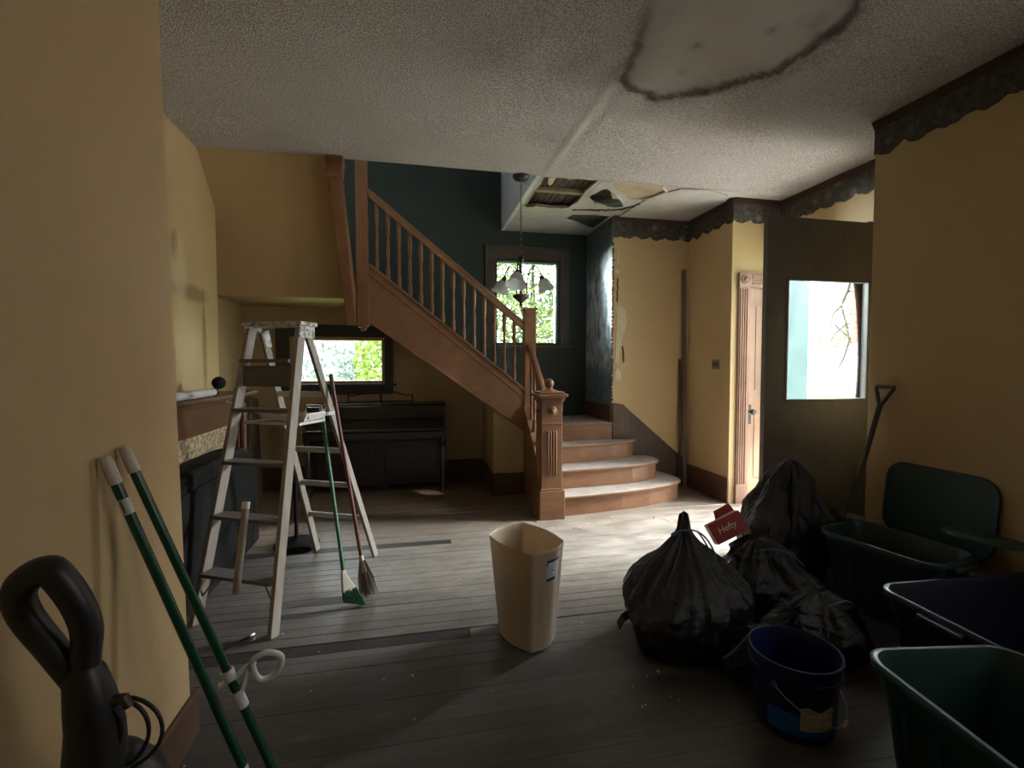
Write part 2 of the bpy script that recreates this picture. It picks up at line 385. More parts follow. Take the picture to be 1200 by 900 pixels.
def bez(p0, p1, p2, p3, n=12):
    p0, p1, p2, p3 = map(V, (p0, p1, p2, p3)); out = []
    for i in range(n + 1):
        t = i / n; out.append(p0 * (1 - t) ** 3 + p1 * 3 * t * (1 - t) ** 2 + p2 * 3 * t * t * (1 - t) + p3 * t ** 3)
    return out
def rrect(w, d, r, n=6, bulge=0):                   # rounded rectangle outline
    out = []
    for cx, cy, a0 in ((w / 2 - r, d / 2 - r, 0), (-w / 2 + r, d / 2 - r, 90), (-w / 2 + r, -d / 2 + r, 180), (w / 2 - r, -d / 2 + r, 270)):
        for k in range(n + 1):
            a = radians(a0 + 90 * k / n); out.append((cx + r * cos(a), cy + r * sin(a)))
    if bulge:
        res = []
        m = len(out)
        for i in range(m):
            a, b = V(out[i]), V(out[(i + 1) % m]); res.append((a.x, a.y)); L = (b - a).length
            if L > .08:
                nrm = V((b.y - a.y, a.x - b.x)).normalized()
                for t in (.2, .4, .6, .8): p = a.lerp(b, t) + nrm * bulge * 4 * t * (1 - t); res.append((p.x, p.y))
        out = res
    return out

CZ = 3.05     # ceiling height
# ------------------------------------------------------------------ floor
fl = struct(B().box(-2.0, 3.9, -2.6, 5.9, -.06, -.0205).make('floor', 'subfloor'), 'worn grey painted plank floor running from side to side of the room', 'floor')
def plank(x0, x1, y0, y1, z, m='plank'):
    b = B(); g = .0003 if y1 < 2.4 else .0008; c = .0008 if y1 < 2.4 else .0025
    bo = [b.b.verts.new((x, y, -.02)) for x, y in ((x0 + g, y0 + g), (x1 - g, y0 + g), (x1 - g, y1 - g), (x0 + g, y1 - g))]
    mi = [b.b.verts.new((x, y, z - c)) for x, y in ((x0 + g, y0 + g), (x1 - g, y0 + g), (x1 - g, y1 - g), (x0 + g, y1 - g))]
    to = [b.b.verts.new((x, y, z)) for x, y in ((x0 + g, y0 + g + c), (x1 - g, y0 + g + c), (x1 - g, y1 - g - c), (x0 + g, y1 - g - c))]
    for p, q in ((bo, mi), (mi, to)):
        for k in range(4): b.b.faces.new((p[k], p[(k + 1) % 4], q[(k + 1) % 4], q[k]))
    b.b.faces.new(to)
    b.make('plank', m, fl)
y = .75
rows = []
while y < 2.36: rows.append((y, min(y + .083, 2.38), 'plank', 0)); y += .083
rows.append((2.38, 2.47, 'plank_dark', .0))
y = 2.47
while y < 3.67: rows.append((y, min(y + .081, 3.685), 'plank', .004)); y += .081
rows.append((3.685, 3.775, 'plank_dark', .002))
y = 3.775
while y < 5.77: rows.append((y, min(y + .135, 5.8), 'plank', .003)); y += .135
for y0, y1, m, z in rows:
    xl = -.85 if y1 < 1.96 else -1.9; xr = 3.12 if y1 < 2.75 else 3.7
    if m == 'plank_dark':
        cuts = [xl, .28, 1.9, xr]
    else:
        cuts = [xl]; x = xl + random.uniform(.5, 2.0)
        while x < xr - .4: cuts.append(x); x += random.uniform(1.3, 2.5)
        cuts.append(xr)
    for i, (a, b_) in enumerate(zip(cuts, cuts[1:])):
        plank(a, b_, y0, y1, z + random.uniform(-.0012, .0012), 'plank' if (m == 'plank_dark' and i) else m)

# ------------------------------------------------------------------ ceiling of the room: grid with peeled patch, sag and stains
PEEL = [(1.09, 1.6), (1.06, 2.0), (1.11, 2.2), (1.16, 2.4), (1.19, 2.58), (1.31, 2.69), (1.47, 2.735), (1.62, 2.68), (1.82, 2.545), (1.98, 2.38), (2.04, 2.19), (2.05, 2.05), (2.02, 1.9), (1.9, 1.76), (1.6, 1.55), (1.3, 1.45)]
def seg_d(p, a, b):
    ab = b - a; t = max(0, min(1, (p - a).dot(ab) / ab.length_squared)); return (p - a - ab * t).length
def poly_sd(p, poly):
    n = len(poly); d = min(seg_d(p, V(poly[i]), V(poly[(i + 1) % n])) for i in range(n)); ins = False
    for i in range(n):
        (x1, y1), (x2, y2) = poly[i], poly[(i + 1) % n]
        if (y1 > p.y) != (y2 > p.y) and p.x < (x2 - x1) * (p.y - y1) / (y2 - y1) + x1: ins = not ins
    return -d if ins else d
def m_popcorn():
    t = NT('popcorn_ceiling'); p = t.pos()
    at = t.n('ShaderNodeAttribute', attribute_name='stain'); ap = t.n('ShaderNodeAttribute', attribute_name='peel')
    n1 = t.noise(100, 3, .6, p)
    c = t.mix(t.ramp(n1, .40, .58), (.42, .39, .36), (.82, .77, .72))
    c = t.mix(t.ramp(t.noise(1.3, 4, .6, p), .4, .7, 0, .3), c, (.42, .38, .33))
    c = t.mix(ap.outputs['Fac'], c, t.mix(t.ramp(t.noise(3, 5, .7, p), .35, .7), (.52, .49, .44), (.44, .41, .36)))
    c = t.mix(at.outputs['Fac'], c, (.075, .055, .040))
    t.color(c); t.set(.9, 0, .2)
    vo = t.n('ShaderNodeTexVoronoi'); vo.inputs['Scale'].default_value = 120; t.l(p, vo.inputs['Vector'])
    h = t.math('MULTIPLY', t.math('ADD', t.ramp(vo.outputs['Distance'], 0, .7, 1, 0), n1), t.ramp(ap.outputs['Fac'], 0, 1, 1, .06))
    t.bump(h, .9, .012); return t.m
MT['popcorn'] = m_popcorn()
def room_ceiling():
    b = B(); st = b.b.verts.layers.float.new('stain'); pe = b.b.verts.layers.float.new('peel')
    xs = [-2.0 + .03 * i for i in range(int(5.9 / .03) + 1)]
    ys = [-2.6, -1.5, -.5, .2, .6] + [.6 + .03 * i for i in range(1, int(3.45 / .03) + 1)]; ys[-1] = 4.05
    def f(i, j):
        x, y = xs[i], ys[j]; p = V((x, y))
        dz = .008 * noise.noise(V((x * .7, y * .7, 3))) + .004 * noise.noise(V((x * 2, y * 2, 1)))
        pk = 0; s = 0
        jag = .035 * noise.noise(V((x * 7, y * 7, 5))) + .02 * noise.noise(V((x * 22, y * 22, 2)))
        if .6 < x < 2.6 and y > .8:
            sd = poly_sd(p, PEEL) + jag
            pk = max(0, min(1, .5 - sd / .012))
            edge_w = .035 + .02 * noise.noise(V((x * 4, y * 4, 9)))
            lower = max(0, min(1, (y - 1.85) / .5)) if x < 1.3 else 1
            s = max(s, .92 * lower * exp(-(max(0, abs(sd - .0) - .006) / edge_w) ** 2))
            s = max(s, .45 * exp(-(sd / .13) ** 2) * max(0, min(1, .5 + 1.6 * noise.noise(V((x * 3, y * 3, 7))))))
            dz += .009 * pk - .006 * exp(-(sd / .05) ** 2)
        sx = 1.137 + (.0 if y > 2.6 else -.05 * (2.6 - y)) + .015 * noise.noise(V((0, y * 2, 4)))      # plasterboard seam
        dz -= .012 * exp(-((x - sx) / .035) ** 2) * (1 if y > 2.5 else .4)
        for cx, cy, r, a in ((.44, 2.55, .2, .30), (.86, 2.6, .13, .38), (.95, 2.5, .12, .30), (.99, 3.4, .16, .25), (1.75, 2.1, .03, .7), (1.45, 2.28, .03, .6), (1.5, 2.5, .04, .5), (1.93, 2.0, .09, .4)):
            q = ((x - cx) ** 2 + (y - cy) ** 2) / (r * r)
            if q < 5: s = max(s, a * exp(-q) * (.6 + .9 * abs(noise.noise(V((x * 14, y * 14, 2))))))
        if y > 2.62: pk = max(pk, .75 * exp(-((x - sx) / .03) ** 2))
        v = V((x, y, CZ + dz)); f.s = min(1, s); f.p = pk; return v
    g = []
    for j in range(len(ys)):
        r = []
        for i in range(len(xs)):
            v = b.b.verts.new(f(i, j)); v[st] = f.s; v[pe] = f.p; r.append(v)
        g.append(r)
    for j in range(len(ys) - 1):
        for i in range(len(xs) - 1): b.b.faces.new((g[j][i], g[j + 1][i], g[j + 1][i + 1], g[j][i + 1]))
    o = b.make('ceiling', 'popcorn'); return o
ceil = room_ceiling()
for p in ceil.data.polygons: p.use_smooth = True
struct(ceil, 'grey-white popcorn ceiling with a large peeled patch ringed by a brown water stain', 'ceiling')
B().box(-2.0, 3.9, -2.6, 4.05, CZ + .03, CZ + .3).make('ceiling_slab', 'plaster', ceil)

# ------------------------------------------------------------------ landing / hall ceiling with the broken plaster
Hlath = [(1.12, 4.06), (1.63, 4.06), (1.615, 4.35), (1.635, 4.6), (1.60, 4.80), (1.42, 4.83), (1.25, 4.81), (1.13, 4.86), (1.12, 4.45), (1.15, 4.25)]
Harch = [(1.69, 4.41), (1.72, 4.26), (1.80, 4.235), (1.90, 4.31), (2.03, 4.46), (2.14, 4.62), (2.10, 4.68), (1.97, 4.70), (1.80, 4.62), (1.72, 4.53)]
Hgreen = [(1.69, 5.20), (1.72, 5.02), (1.95, 4.99), (2.14, 4.985), (2.15, 5.25), (2.13, 5.47), (1.98, 5.38), (1.82, 5.25)]
Htan = [(1.73, 4.06), (2.26, 4.06), (2.36, 4.16), (2.31, 4.32), (2.22, 4.43), (2.10, 4.44), (1.98, 4.32), (1.88, 4.22), (1.80, 4.17)]
hc = B().holed([(1.08, 4.05), (3.7, 4.05), (3.7, 5.0), (2.25, 5.0), (2.25, 5.85), (1.08, 5.85)], [Hlath, Harch, Hgreen, Htan], CZ, CZ + .02).make('ceiling_hall', 'plaster')
struct(hc, 'broken plaster ceiling over the stair landing with bare lath showing', 'ceiling')
B().box(1.1, 3.7, 4.05, 5.85, CZ + .16, CZ + .22).box(3.70, 3.88, 4.4, 5.9, CZ - .3, CZ + .22).box(1.1, 3.9, 5.851, 5.92, CZ, CZ + .22).box(3.66, 3.9, 2.6, 4.4, CZ + .001, CZ + .3).make('cavity', 'void', hc)
B().prism([(1.70, 4.05), (2.42, 4.05), (2.42, 4.5), (1.96, 4.5)], CZ + .012, CZ + .03).make('brown_coat', 'tan', hc)
B().prism([(1.6, 4.96), (2.2, 4.96), (2.2, 5.55), (1.6, 5.4)], CZ + .012, CZ + .03).make('green_board', 'teal_hole', hc)
lm = unit_mesh('lath', 'lath', .08)
for k in range(15):
    x = 1.135 + k * .0345
    piece('lath', lm, hc, (x, 4.44 + random.uniform(-.02, .02), CZ + .055 + random.uniform(-.004, .006)), (.027, .95, .008), (0, random.uniform(-.08, .08), random.uniform(-.03, .03)))
for k in range(12):
    x = 1.70 + k * .04
    piece('lath', lm, hc, (x, 4.46, CZ + .13), (.03, .6, .008), (0, 0, random.uniform(-.04, .04)))
B().box(1.10, 1.66, 4.42, 4.475, CZ + .012, CZ + .05).make('furring_strip', 'joist', hc, bevel=.003)
B().box(1.10, 1.66, 4.12, 4.17, CZ + .06, CZ + .12).make('furring_strip', 'joist', hc, bevel=.003)
B().beam((1.66, 4.06, CZ + .03), (1.66, 4.85, CZ + .03), .045, .04).make('furring_strip', 'joist', hc, bevel=.003)
B().beam((1.13, 4.07, CZ + .02), (1.14, 4.84, CZ + .02), .03, .03).make('furring_strip', 'joist', hc, bevel=.003)
def ragged(poly, wd, z0, z1, seed, name, m, parent, closed=True, drop=.02):   # torn lip along the edge of a hole
    b = B(); pts = []
    n = len(poly)
    for i in range(n if closed else n - 1):
        a, c = V(poly[i]), V(poly[(i + 1) % n]); k = max(1, int((c - a).length / .03))
        for j in range(k): pts.append(a.lerp(c, j / k))
    path = [V((p.x + .008 * noise.noise(V((p.x * 30, p.y * 30, seed))), p.y + .008 * noise.noise(V((p.x * 30, p.y * 30, seed + 5))), z0 - drop * abs(noise.noise(V((p.x * 12, p.y * 12, seed)))))) for p in pts]
    if closed: path.append(path[0].copy())
    b.tube(path, [wd * (.6 + .8 * abs(noise.noise(V((q.x * 20, q.y * 20, 3))))) for q in path], 6)
    return b.make(name, m, parent, smooth=True)
ragged(Harch[2:9], .016, CZ + .004, 0, 1, 'torn_lip', 'plaster', hc, False)
ragged(Hlath[4:8], .010, CZ + .002, 0, 2, 'torn_lip', 'joist', hc, False)
ragged([(1.66, 4.86), (1.9, 4.80), (2.12, 4.76), (2.24, 4.62), (2.28, 4.5)], .016, CZ, 0, 3, 'torn_lip', 'torn_edge', hc, False)
ragged([(2.26, 4.07), (2.36, 4.16), (2.31, 4.32), (2.22, 4.45)], .012, CZ, 0, 4, 'torn_lip', 'cream', hc, False)
ragged([(1.0, 4.055), (1.15, 4.05), (1.3, 4.06), (1.45, 4.05), (1.62, 4.055)], .009, CZ + .004, 0, 6, 'torn_lip', 'cream', hc, False)
B().prism([(1.17, 4.06), (1.235, 4.065), (1.24, 4.2), (1.22, 4.23), (1.19, 4.16)], CZ - .012, CZ + .012).make('hanging_flake', 'cream', hc)
B().prism([(1.66, 4.07), (1.75, 4.06), (1.83, 4.17), (1.75, 4.24), (1.70, 4.40), (1.67, 4.6), (1.655, 4.4)], CZ - .004, CZ + .01).make('hanging_flake', 'plaster', hc)
# sheet of newer plasterboard, smooth, lapped over the hall ceiling
sh = B().prism([(2.23, 5.0), (2.24, 4.7), (2.27, 4.42), (2.33, 4.22), (2.46, 4.06), (2.72, 4.05), (2.99, 4.14), (3.10, 4.3), (3.12, 4.98)], CZ - .014, CZ - .001).make('patch_sheet', 'plaster', hc, bevel=.004)
# opening of the stairwell: white plastered side, upper storey beyond
struct(B().box(1.06, 1.10, 4.05, 5.85, CZ - .002, 4.7).make('wall_stairwell', 'plaster_white'), 'white plastered side of the stairwell opening beside the chandelier', 'wall')
struct(B().box(-2.0, 1.2, 3.0, 5.9, 4.7, 4.75).make('ceiling_upper', 'plaster'), 'upstairs ceiling above the stairwell', 'ceiling')
struct(B().box(-2.0, 1.1, 3.9, 3.96, CZ + .3, 4.7).make('wall_upper', 'green_wall'), 'dark green upstairs wall on the near side of the stairwell', 'wall')

# ------------------------------------------------------------------ walls
def m_back():
    t = NT('back_wall_two_paints'); p = t.pos()
    sx = t.n('ShaderNodeSeparateXYZ'); t.l(p, sx.inputs[0])
    line = t.math('ADD', t.math('MULTIPLY', sx.outputs['X'], .78), sx.outputs['Z'])       # the line of the stair flight
    gfac = t.ramp(line, 1.78, 1.785)
    n = t.ramp(t.noise(2, 4, .6, p), .3, .7)
    c = t.mix(gfac, t.mix(n, (.54, .415, .23), (.48, .365, .20)), t.mix(n, (.047, .068, .057), (.038, .055, .047)))
    t.color(c); t.set(.55, 0, .4); t.bump(t.noise(26, 5, .65, p), .1); return t.m
MT['back'] = m_back()
W1 = [(-1.33, 1.22), (-.37, 1.22), (-.37, 1.69), (-1.33, 1.69)]; W2 = [(1.01, 1.68), (1.78, 1.68), (1.78, 2.68), (1.01, 2.68)]
struct(B().holed([(-2.0, 0), (2.35, 0), (2.35, 4.7), (-2.0, 4.7)], [W1, W2], 5.78, 5.93, 1).make('wall_back', 'back'), 'back wall, yellow beneath the stairs and dark green above them', 'wall')
lw = B(); lw.b  # near left wall, its end face a little out of plumb
def skewbox(x0, x1, y0, y1lo, y1hi, z0, z1):
    b = B(); P = [(x0, y0, z0), (x1, y0, z0), (x1, y1lo, z0), (x0, y1lo, z0), (x0, y0, z1), (x1, y0, z1), (x1, y1hi, z1), (x0, y1hi, z1)]
    v = [b.b.verts.new(p) for p in P]
    for f in ((0, 3, 2, 1), (4, 5, 6, 7), (0, 1, 5, 4), (1, 2, 6, 5), (2, 3, 7, 6), (3, 0, 4, 7)): b.b.faces.new([v[i] for i in f])
    return b
lw.b.free()
struct(skewbox(-2.0, -.83, -2.6, 1.95, 1.84, -.02, CZ + .02).make('wall_left', 'yellow', bevel=.012), 'yellow wall at the left edge behind the green poles', 'wall')
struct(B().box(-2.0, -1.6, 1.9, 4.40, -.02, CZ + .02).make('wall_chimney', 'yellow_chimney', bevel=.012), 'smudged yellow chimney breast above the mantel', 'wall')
struct(B().box(-2.0, -1.85, 4.40, 5.8, -.02, 4.7).make('wall_recess', 'yellow'), 'yellow wall of the recess between chimney breast and piano', 'wall')
# sloping plaster under the upper flight, then the flat underside of its landing
sof = B().prism([(4.04, CZ + .02), (4.98, 2.06), (5.8, 2.06), (5.8, 2.2), (5.06, 2.2), (4.2, CZ + .12), (4.04, CZ + .12)], -1.86, -.60, 0).make('ceiling_soffit', 'yellow', bevel=.01)
struct(sof, 'yellow sloping plaster soffit under the upper stair flight', 'ceiling')
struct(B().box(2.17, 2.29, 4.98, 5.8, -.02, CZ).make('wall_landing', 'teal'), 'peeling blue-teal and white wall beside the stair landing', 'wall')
struct(B().box(2.172, 3.14, 4.968, 5.1, -.02, CZ).make('wall_alcove', 'yellow'), 'yellow wall at the right of the stairs with torn plaster at its corner', 'wall')
struct(B().box(3.10, 3.25, 4.301, 5.0, -.02, CZ).make('wall_switch', 'yellow'), 'yellow wall with the switch plate beside the oak door', 'wall')
struct(B().holed([(3.10, -.02), (3.649, -.02), (3.649, CZ), (3.10, CZ)], [[(3.29, -.01), (3.64, -.01), (3.64, 2.18), (3.29, 2.18)]], 4.2, 4.3, 1).make('wall_entry', 'yellow'), 'narrow yellow wall above the oak door', 'wall')
struct(B().holed([(2.75, -.02), (4.4, -.02), (4.4, CZ), (2.75, CZ)], [[(3.2, -.01), (4.1, -.01), (4.1, 2.46), (3.2, 2.46)]], 3.65, 3.87, 0).make('wall_front', 'yellow'), 'yellow wall round the open front doorway', 'wall')
struct(B().box(3.10, 3.9, -2.6, 2.73, -.02, CZ + .02).make('wall_right', 'yellow', bevel=.012), 'yellow wall at the right edge behind the storage totes', 'wall')
struct(B().holed([(-2.0, -.02), (3.9, -.02), (3.9, CZ), (-2.0, CZ)], [], -2.6, -2.45, 1).make('wall_rear', 'yellow'), 'yellow wall behind the viewer', 'wall')
# damage on the alcove wall corner: flakes of torn plaster standing proud
wa = bpy.data.objects['wall_alcove']
def flake(pts, d, m):
    b = B(); n = len(pts); out = []
    for i in range(n):
        a, c = V(pts[i]), V(pts[(i + 1) % n]); k = max(1, int((c - a).length / .03))
        for j in range(k):
            q = a.lerp(c, j / k); out.append((q.x + .012 * noise.noise(V((q.x * 25, q.y * 25, 1))), q.y + .012 * noise.noise(V((q.x * 25, q.y * 25, 8)))))
    b.holed(out, [], 4.968 - d, 4.969, 1); b.make('torn_plaster', m, wa)
flake([(2.20, 1.42), (2.245, 1.40), (2.27, 1.62), (2.30, 1.75), (2.34, 1.85), (2.335, 2.0), (2.28, 2.07), (2.22, 2.06), (2.225, 1.7)], .006, 'cream')
flake([(2.205, 1.24), (2.27, 1.22), (2.285, 1.33), (2.25, 1.37), (2.21, 1.35)], .006, 'cream')
flake([(2.20, 2.42), (2.255, 2.41), (2.26, 2.46), (2.21, 2.48)], .006, 'cream')
flake([(2.22, 2.1), (2.235, 2.1), (2.24, 2.36), (2.215, 2.38)], .004, 'torn_edge')
flake([(2.225, 2.52), (2.25, 2.52), (2.255, 2.66), (2.235, 2.72)], .005, 'cream')
flake([(2.30, 1.42), (2.32, 1.45), (2.305, 1.62), (2.285, 1.6)], .004, 'torn_edge')
b = B()
for i in range(42):
    z = 1.0 + i * .042; b.box(2.169 - random.uniform(.0, .007), 2.176 + random.uniform(0, .014), 4.966 - random.uniform(.0, .006), 4.985, z, z + random.uniform(.02, .05))
b.make('torn_plaster', 'torn_edge', wa)

# baseboards
def base(name, b, label): return struct(b.make(name, 'base_wood', bevel=.006), label, 'baseboard')
base('baseboard_left', skewbox(-.83, -.812, -2.4, 1.965, 1.965, 0, .17), 'brown baseboard at the foot of the near left wall')
base('baseboard_back', B().box(.36, .82, 5.755, 5.78, 0, .25).box(-1.85, -1.15, 5.755, 5.78, 0, .25), 'brown baseboard on the back wall beside the piano')
base('baseboard_under_stair', B().box(.81, 1.16, 4.955, 4.98, 0, .24).box(.81, .835, 4.955, 5.755, 0, .24), 'brown baseboard of the closet under the stairs')
base('baseboard_switch', B().box(3.08, 3.10, 4.19, 4.968, 0, .26), 'brown baseboard under the switch plate')
base('baseboard_right', B().box(3.08, 3.10, -2.4, 2.73, 0, .2), 'brown baseboard behind the totes')
struct(B().prism([(2.175, .56), (2.175, .98), (2.30, .96), (3.08, .30), (3.08, 0), (2.8, 0), (2.3, .55)], 4.945, 4.968, 1).make('trim_1', 'dark_oak', bevel=.005), 'dark brown skirt board sloping down the wall beside the steps', 'trim')
struct(B().box(2.15, 2.17, 4.985, 5.78, .76, .95).make('trim_2', 'base_wood', bevel=.004), 'brown skirting board at the foot of the teal landing wall', 'trim')

# closet under the stairs
cl = B().prism([(.83, 0), (1.17, 0), (1.17, .68), (.83, .93)], 4.98, 5.05, 1); cl.box(.83, .87, 5.05, 5.78, 0, .93)
struct(cl.make('wall_under_stair', 'yellow'), 'short yellow wall of the closet under the stair flight', 'wall')

# wallpaper border with scalloped lower edge + slim crown
def border(name, p, q, nrm, label, seed):
    p, q, nrm = V((*p, 0)), V((*q, 0)), V((*nrm, 0)); L = (q - p).length; d = (q - p) / L
    b = B(); n = max(8, int(L / .02)); lo, hi = [], []
    for i in range(n + 1):
        s = i / n * L; pt = p + d * s
        sc = .205 + .028 * abs(sin(s * 17 + seed)) + .02 * noise.noise(V((s * 9, seed, 0))) + .01 * abs(sin(s * 47 + seed))
        for lst, off in ((lo, 0.0005), (hi, .004)):
            top = pt + nrm * off
            lst.append((b.b.verts.new(top + V((0, 0, CZ - .03))), b.b.verts.new(top + V((0, 0, CZ - sc)))))
    for i in range(n):
        b.b.faces.new((hi[i][0], hi[i + 1][0], hi[i + 1][1], hi[i][1])); b.b.faces.new((lo[i][0], lo[i][1], lo[i + 1][1], lo[i + 1][0]))
        b.b.faces.new((hi[i][1], hi[i + 1][1], lo[i + 1][1], lo[i][1]))
    o = struct(b.make(name, 'border'), label, 'wallpaper border')
    c = B()
    for a0, a1, t in ((0, .018, .03), (.018, .036, .02), (.036, .05, .011)):
        v0, v1 = p + nrm * .0, q + nrm * .0
        P = [v0, v1, v1 + nrm * t, v0 + nrm * t]
        lo_ = [c.b.verts.new(x + V((0, 0, CZ - a1 - .002))) for x in P]; hi_ = [c.b.verts.new(x + V((0, 0, CZ - a0 - .002))) for x in P]
        for k in range(4): c.b.faces.new((lo_[k], lo_[(k + 1) % 4], hi_[(k + 1) % 4], hi_[k]))
        c.b.faces.new(lo_[::-1]); c.b.faces.new(hi_)
    c.make('crown_moulding', 'dark_oak', o)
border('trim_3', (3.10, -2.4), (3.10, 2.73), (-1, 0), 'dark fruit wallpaper border along the top of the right wall', 1)
border('trim_4', (3.65, 2.75), (3.65, 4.2), (-1, 0), 'dark wallpaper border above the open front door', 2)
border('trim_5', (3.10, 4.2), (3.65, 4.2), (0, -1), 'short dark wallpaper border above the oak door', 3)
border('trim_6', (3.10, 4.19), (3.10, 4.968), (-1, 0), 'dark wallpaper border above the switch plate', 4)
border('trim_7', (2.175, 4.968), (3.10, 4.968), (0, -1), 'dark wallpaper border above the torn plaster corner', 5)

# ------------------------------------------------------------------ windows
def window(name, x0, x1, z0, z1, cx0, cx1, cz0, cz1, m, label, sill):
    r = bpy.data.objects.new(name, None); COL.objects.link(r); r.location = ((x0 + x1) / 2, 5.78, z0); struct(r, label, 'window')
    yy = 5.755
    for a in ((cx0, x0, cz0, cz1), (x1, cx1, cz0, cz1), (x0, x1, z1, cz1), (x0, x1, cz0, z0)):
        if a[1] - a[0] > .005: B().box(a[0], a[1], yy, 5.781, a[2], a[3]).make('casing', m, r, bevel=.004)
    t = .035
    f = B()
    for a in ((x0, x0 + t, z0, z1), (x1 - t, x1, z0, z1), (x0 + t, x1 - t, z1 - t, z1), (x0 + t, x1 - t, z0, z0 + t)):
        f.box(a[0], a[1], 5.80, 5.86, a[2], a[3])
    f.make('sash', m, r, bevel=.004)
    B().box(cx0 - .03, cx1 + .04, 5.715, 5.80, sill - .025, sill).make('sill', m, r, bevel=.005)
    B().box(x0 + t - .005, x1 - t + .005, 5.828, 5.832, z0 + t - .005, z1 - t + .005).make('pane', 'glass', r)
    return r
window('window_1', -1.37, -.335, 1.185, 1.725, -1.52, -.24, 1.06, 1.86, 'frame_dark', 'wide low window with dark grey frame above the piano', 1.185)
w2 = window('window_2', .98, 1.815, 1.645, 2.715, .86, 1.93, 1.60, 2.87, 'frame_brown', 'tall brown framed window on the stair landing behind the chandelier', 1.645)
# ------------------------------------------------------------------ staircase
st = thing('staircase', 'brown oak staircase with turned balusters, carved newel post and dusty bullnose steps', 'staircase', (1.9, 4.6, 0))
OUT = [
    [(1.32, 4.115), (1.6, 4.14), (1.97, 4.19), (2.3, 4.265), (2.51, 4.34), (2.66, 4.41), (2.75, 4.49), (2.79, 4.6), (2.775, 4.75), (2.72, 4.965)],
    [(1.30, 4.35), (1.7, 4.385), (2.2, 4.45), (2.42, 4.525), (2.55, 4.605), (2.605, 4.70), (2.60, 4.82), (2.565, 4.965)],
    [(1.30, 4.62), (1.7, 4.665), (2.1, 4.73), (2.32, 4.80), (2.42, 4.875), (2.445, 4.965)],
]
def inset(pl, d):
    out = []
    for i, p in enumerate(pl):
        a, c = V(pl[max(0, i - 1)]), V(pl[min(len(pl) - 1, i + 1)]); t = (c - a).normalized(); n = V((-t.y, t.x))
        q = V(p) + n * d; out.append((q.x, min(q.y, 4.965)))
    return out
for k, o in enumerate(OUT):
    z = .19 * (k + 1)
    body = inset(o, .03)
    B().prism(body + [(body[-1][0], 4.966), (1.2, 4.966), (1.2, body[0][1])], z - .19 + .001, z - .028).make('riser', 'oak_flat', st)
    B().prism(o + [(1.2, 4.966), (1.2, o[0][1])], z - .028, z).make('tread', 'tread', st, bevel=.009, seg=3)
B().box(1.2, 2.168, 4.955, 4.985, .571, .732).make('riser', 'oak_flat', st)
for a, c in ((4.925, 5.22), (5.222, 5.5), (5.502, 5.779)):
    B().box(1.2, 2.168, a, c, .732, .76).make('landing_board', 'tread', st, bevel=.006)
# upper flight: treads and risers hidden behind the stringer but real
for k in range(7):
    x1 = 1.2 - k * .245; z = .76 + .19 * (k + 1)
    if k < 6: B().box(x1 - .265, x1 + .02, 5.0, 5.777, z - .028, z).make('tread', 'tread', st)
    B().box(x1 - .02, x1, 5.0, 5.777, z - .19, z - .028).make('riser', 'oak', st)
B().box(-1.845, -.25, 5.0, 5.777, 2.205, 2.24).make('landing_board', 'oak_flat', st)
B().prism([(1.17, .70), (1.17, .78), (-.40, 2.05), (-.40, 1.86)], 5.03, 5.777, 1).make('soffit_boards', 'oak_slope', st)
# stringer of the upper flight
B().prism([(1.17, .69), (1.17, 1.12), (-.44, 2.40), (-.44, 1.83)], 4.955, 5.0, 1).make('stringer', 'oak_slope', st, bevel=.004)
b = B(); b.beam((1.17, 4.965, 1.135), (-.44, 4.965, 2.415), .085, .03, (0, 1, 0)) if False else None
def slope_bar(x0, z0, x1, z1, y0, y1, t, name, m):
    B().prism([(x0, z0), (x0, z0 + t), (x1, z1 + t), (x1, z1)], y0, y1, 1).make(name, m, st, bevel=.004)
slope_bar(1.17, 1.12, -.44, 2.40, 4.935, 5.02, .03, 'shoe_rail', 'oak_slope')
slope_bar(1.17, 1.03, -.44, 2.305, 4.945, 4.955, .03, 'stringer_moulding', 'oak_slope')
slope_bar(1.17, .69, -.40, 1.80, 4.943, 4.955, .03, 'stringer_moulding', 'oak_slope')
# handrail
def rail_sec(p, q, name, wd=.065, h=.075):
    p, q = V(p), V(q); d = (q - p).normalized(); x = d.cross(V((0, 0, 1))).normalized(); z = x.cross(d)
    prof = [(-.5, -.5), (.5, -.5), (.5, -.1), (.38, 0), (.5, .2), (.42, .42), (.2, .5), (-.2, .5), (-.42, .42), (-.5, .2), (-.38, 0), (-.5, -.1)]
    b = B(); r = [[b.b.verts.new(e + x * (a * wd) + z * (c * h)) for a, c in prof] for e in (p, q)]
    n = len(prof)
    for k in range(n): b.b.faces.new((r[0][k], r[0][(k + 1) % n], r[1][(k + 1) % n], r[1][k]))
    b.b.faces.new(r[0]); b.b.faces.new(r[1][::-1]); return b.make(name, 'oak_slope', st, smooth=True)
rail_sec((1.19, 4.977, 1.80), (-.45, 4.977, 3.13), 'handrail')
# balusters of the upper flight
BP = [(.021, 0), (.021, .14), (.016, .16), (.020, .175), (.013, .20), (.016, .28), (.019, .40), (.017, .52), (.012, .60), (.019, .63), (.013, .65), (.021, .67), (.021, 1)]
for k in range(14):
    x = -.355 + k * .1085
    z0 = 1.15 + (1.17 - x) * .795; z1 = 1.775 + (1.19 - x) * .811
    prof = [(r, z0 + t * (z1 - z0)) for r, t in BP]
    B().lathe(prof, (x, 4.977, 0), 8).make('baluster', 'oak', st, smooth=True)
# landing newel (rear) and its cap
B().box(1.16, 1.285, 4.93, 5.055, 0, 1.985).make('newel_post', 'oak', st, bevel=.006)
np2 = st.children[-1]
B().box(1.145, 1.30, 4.915, 5.07, 1.985, 2.01).make('newel_cap', 'oak_flat', np2, bevel=.006)
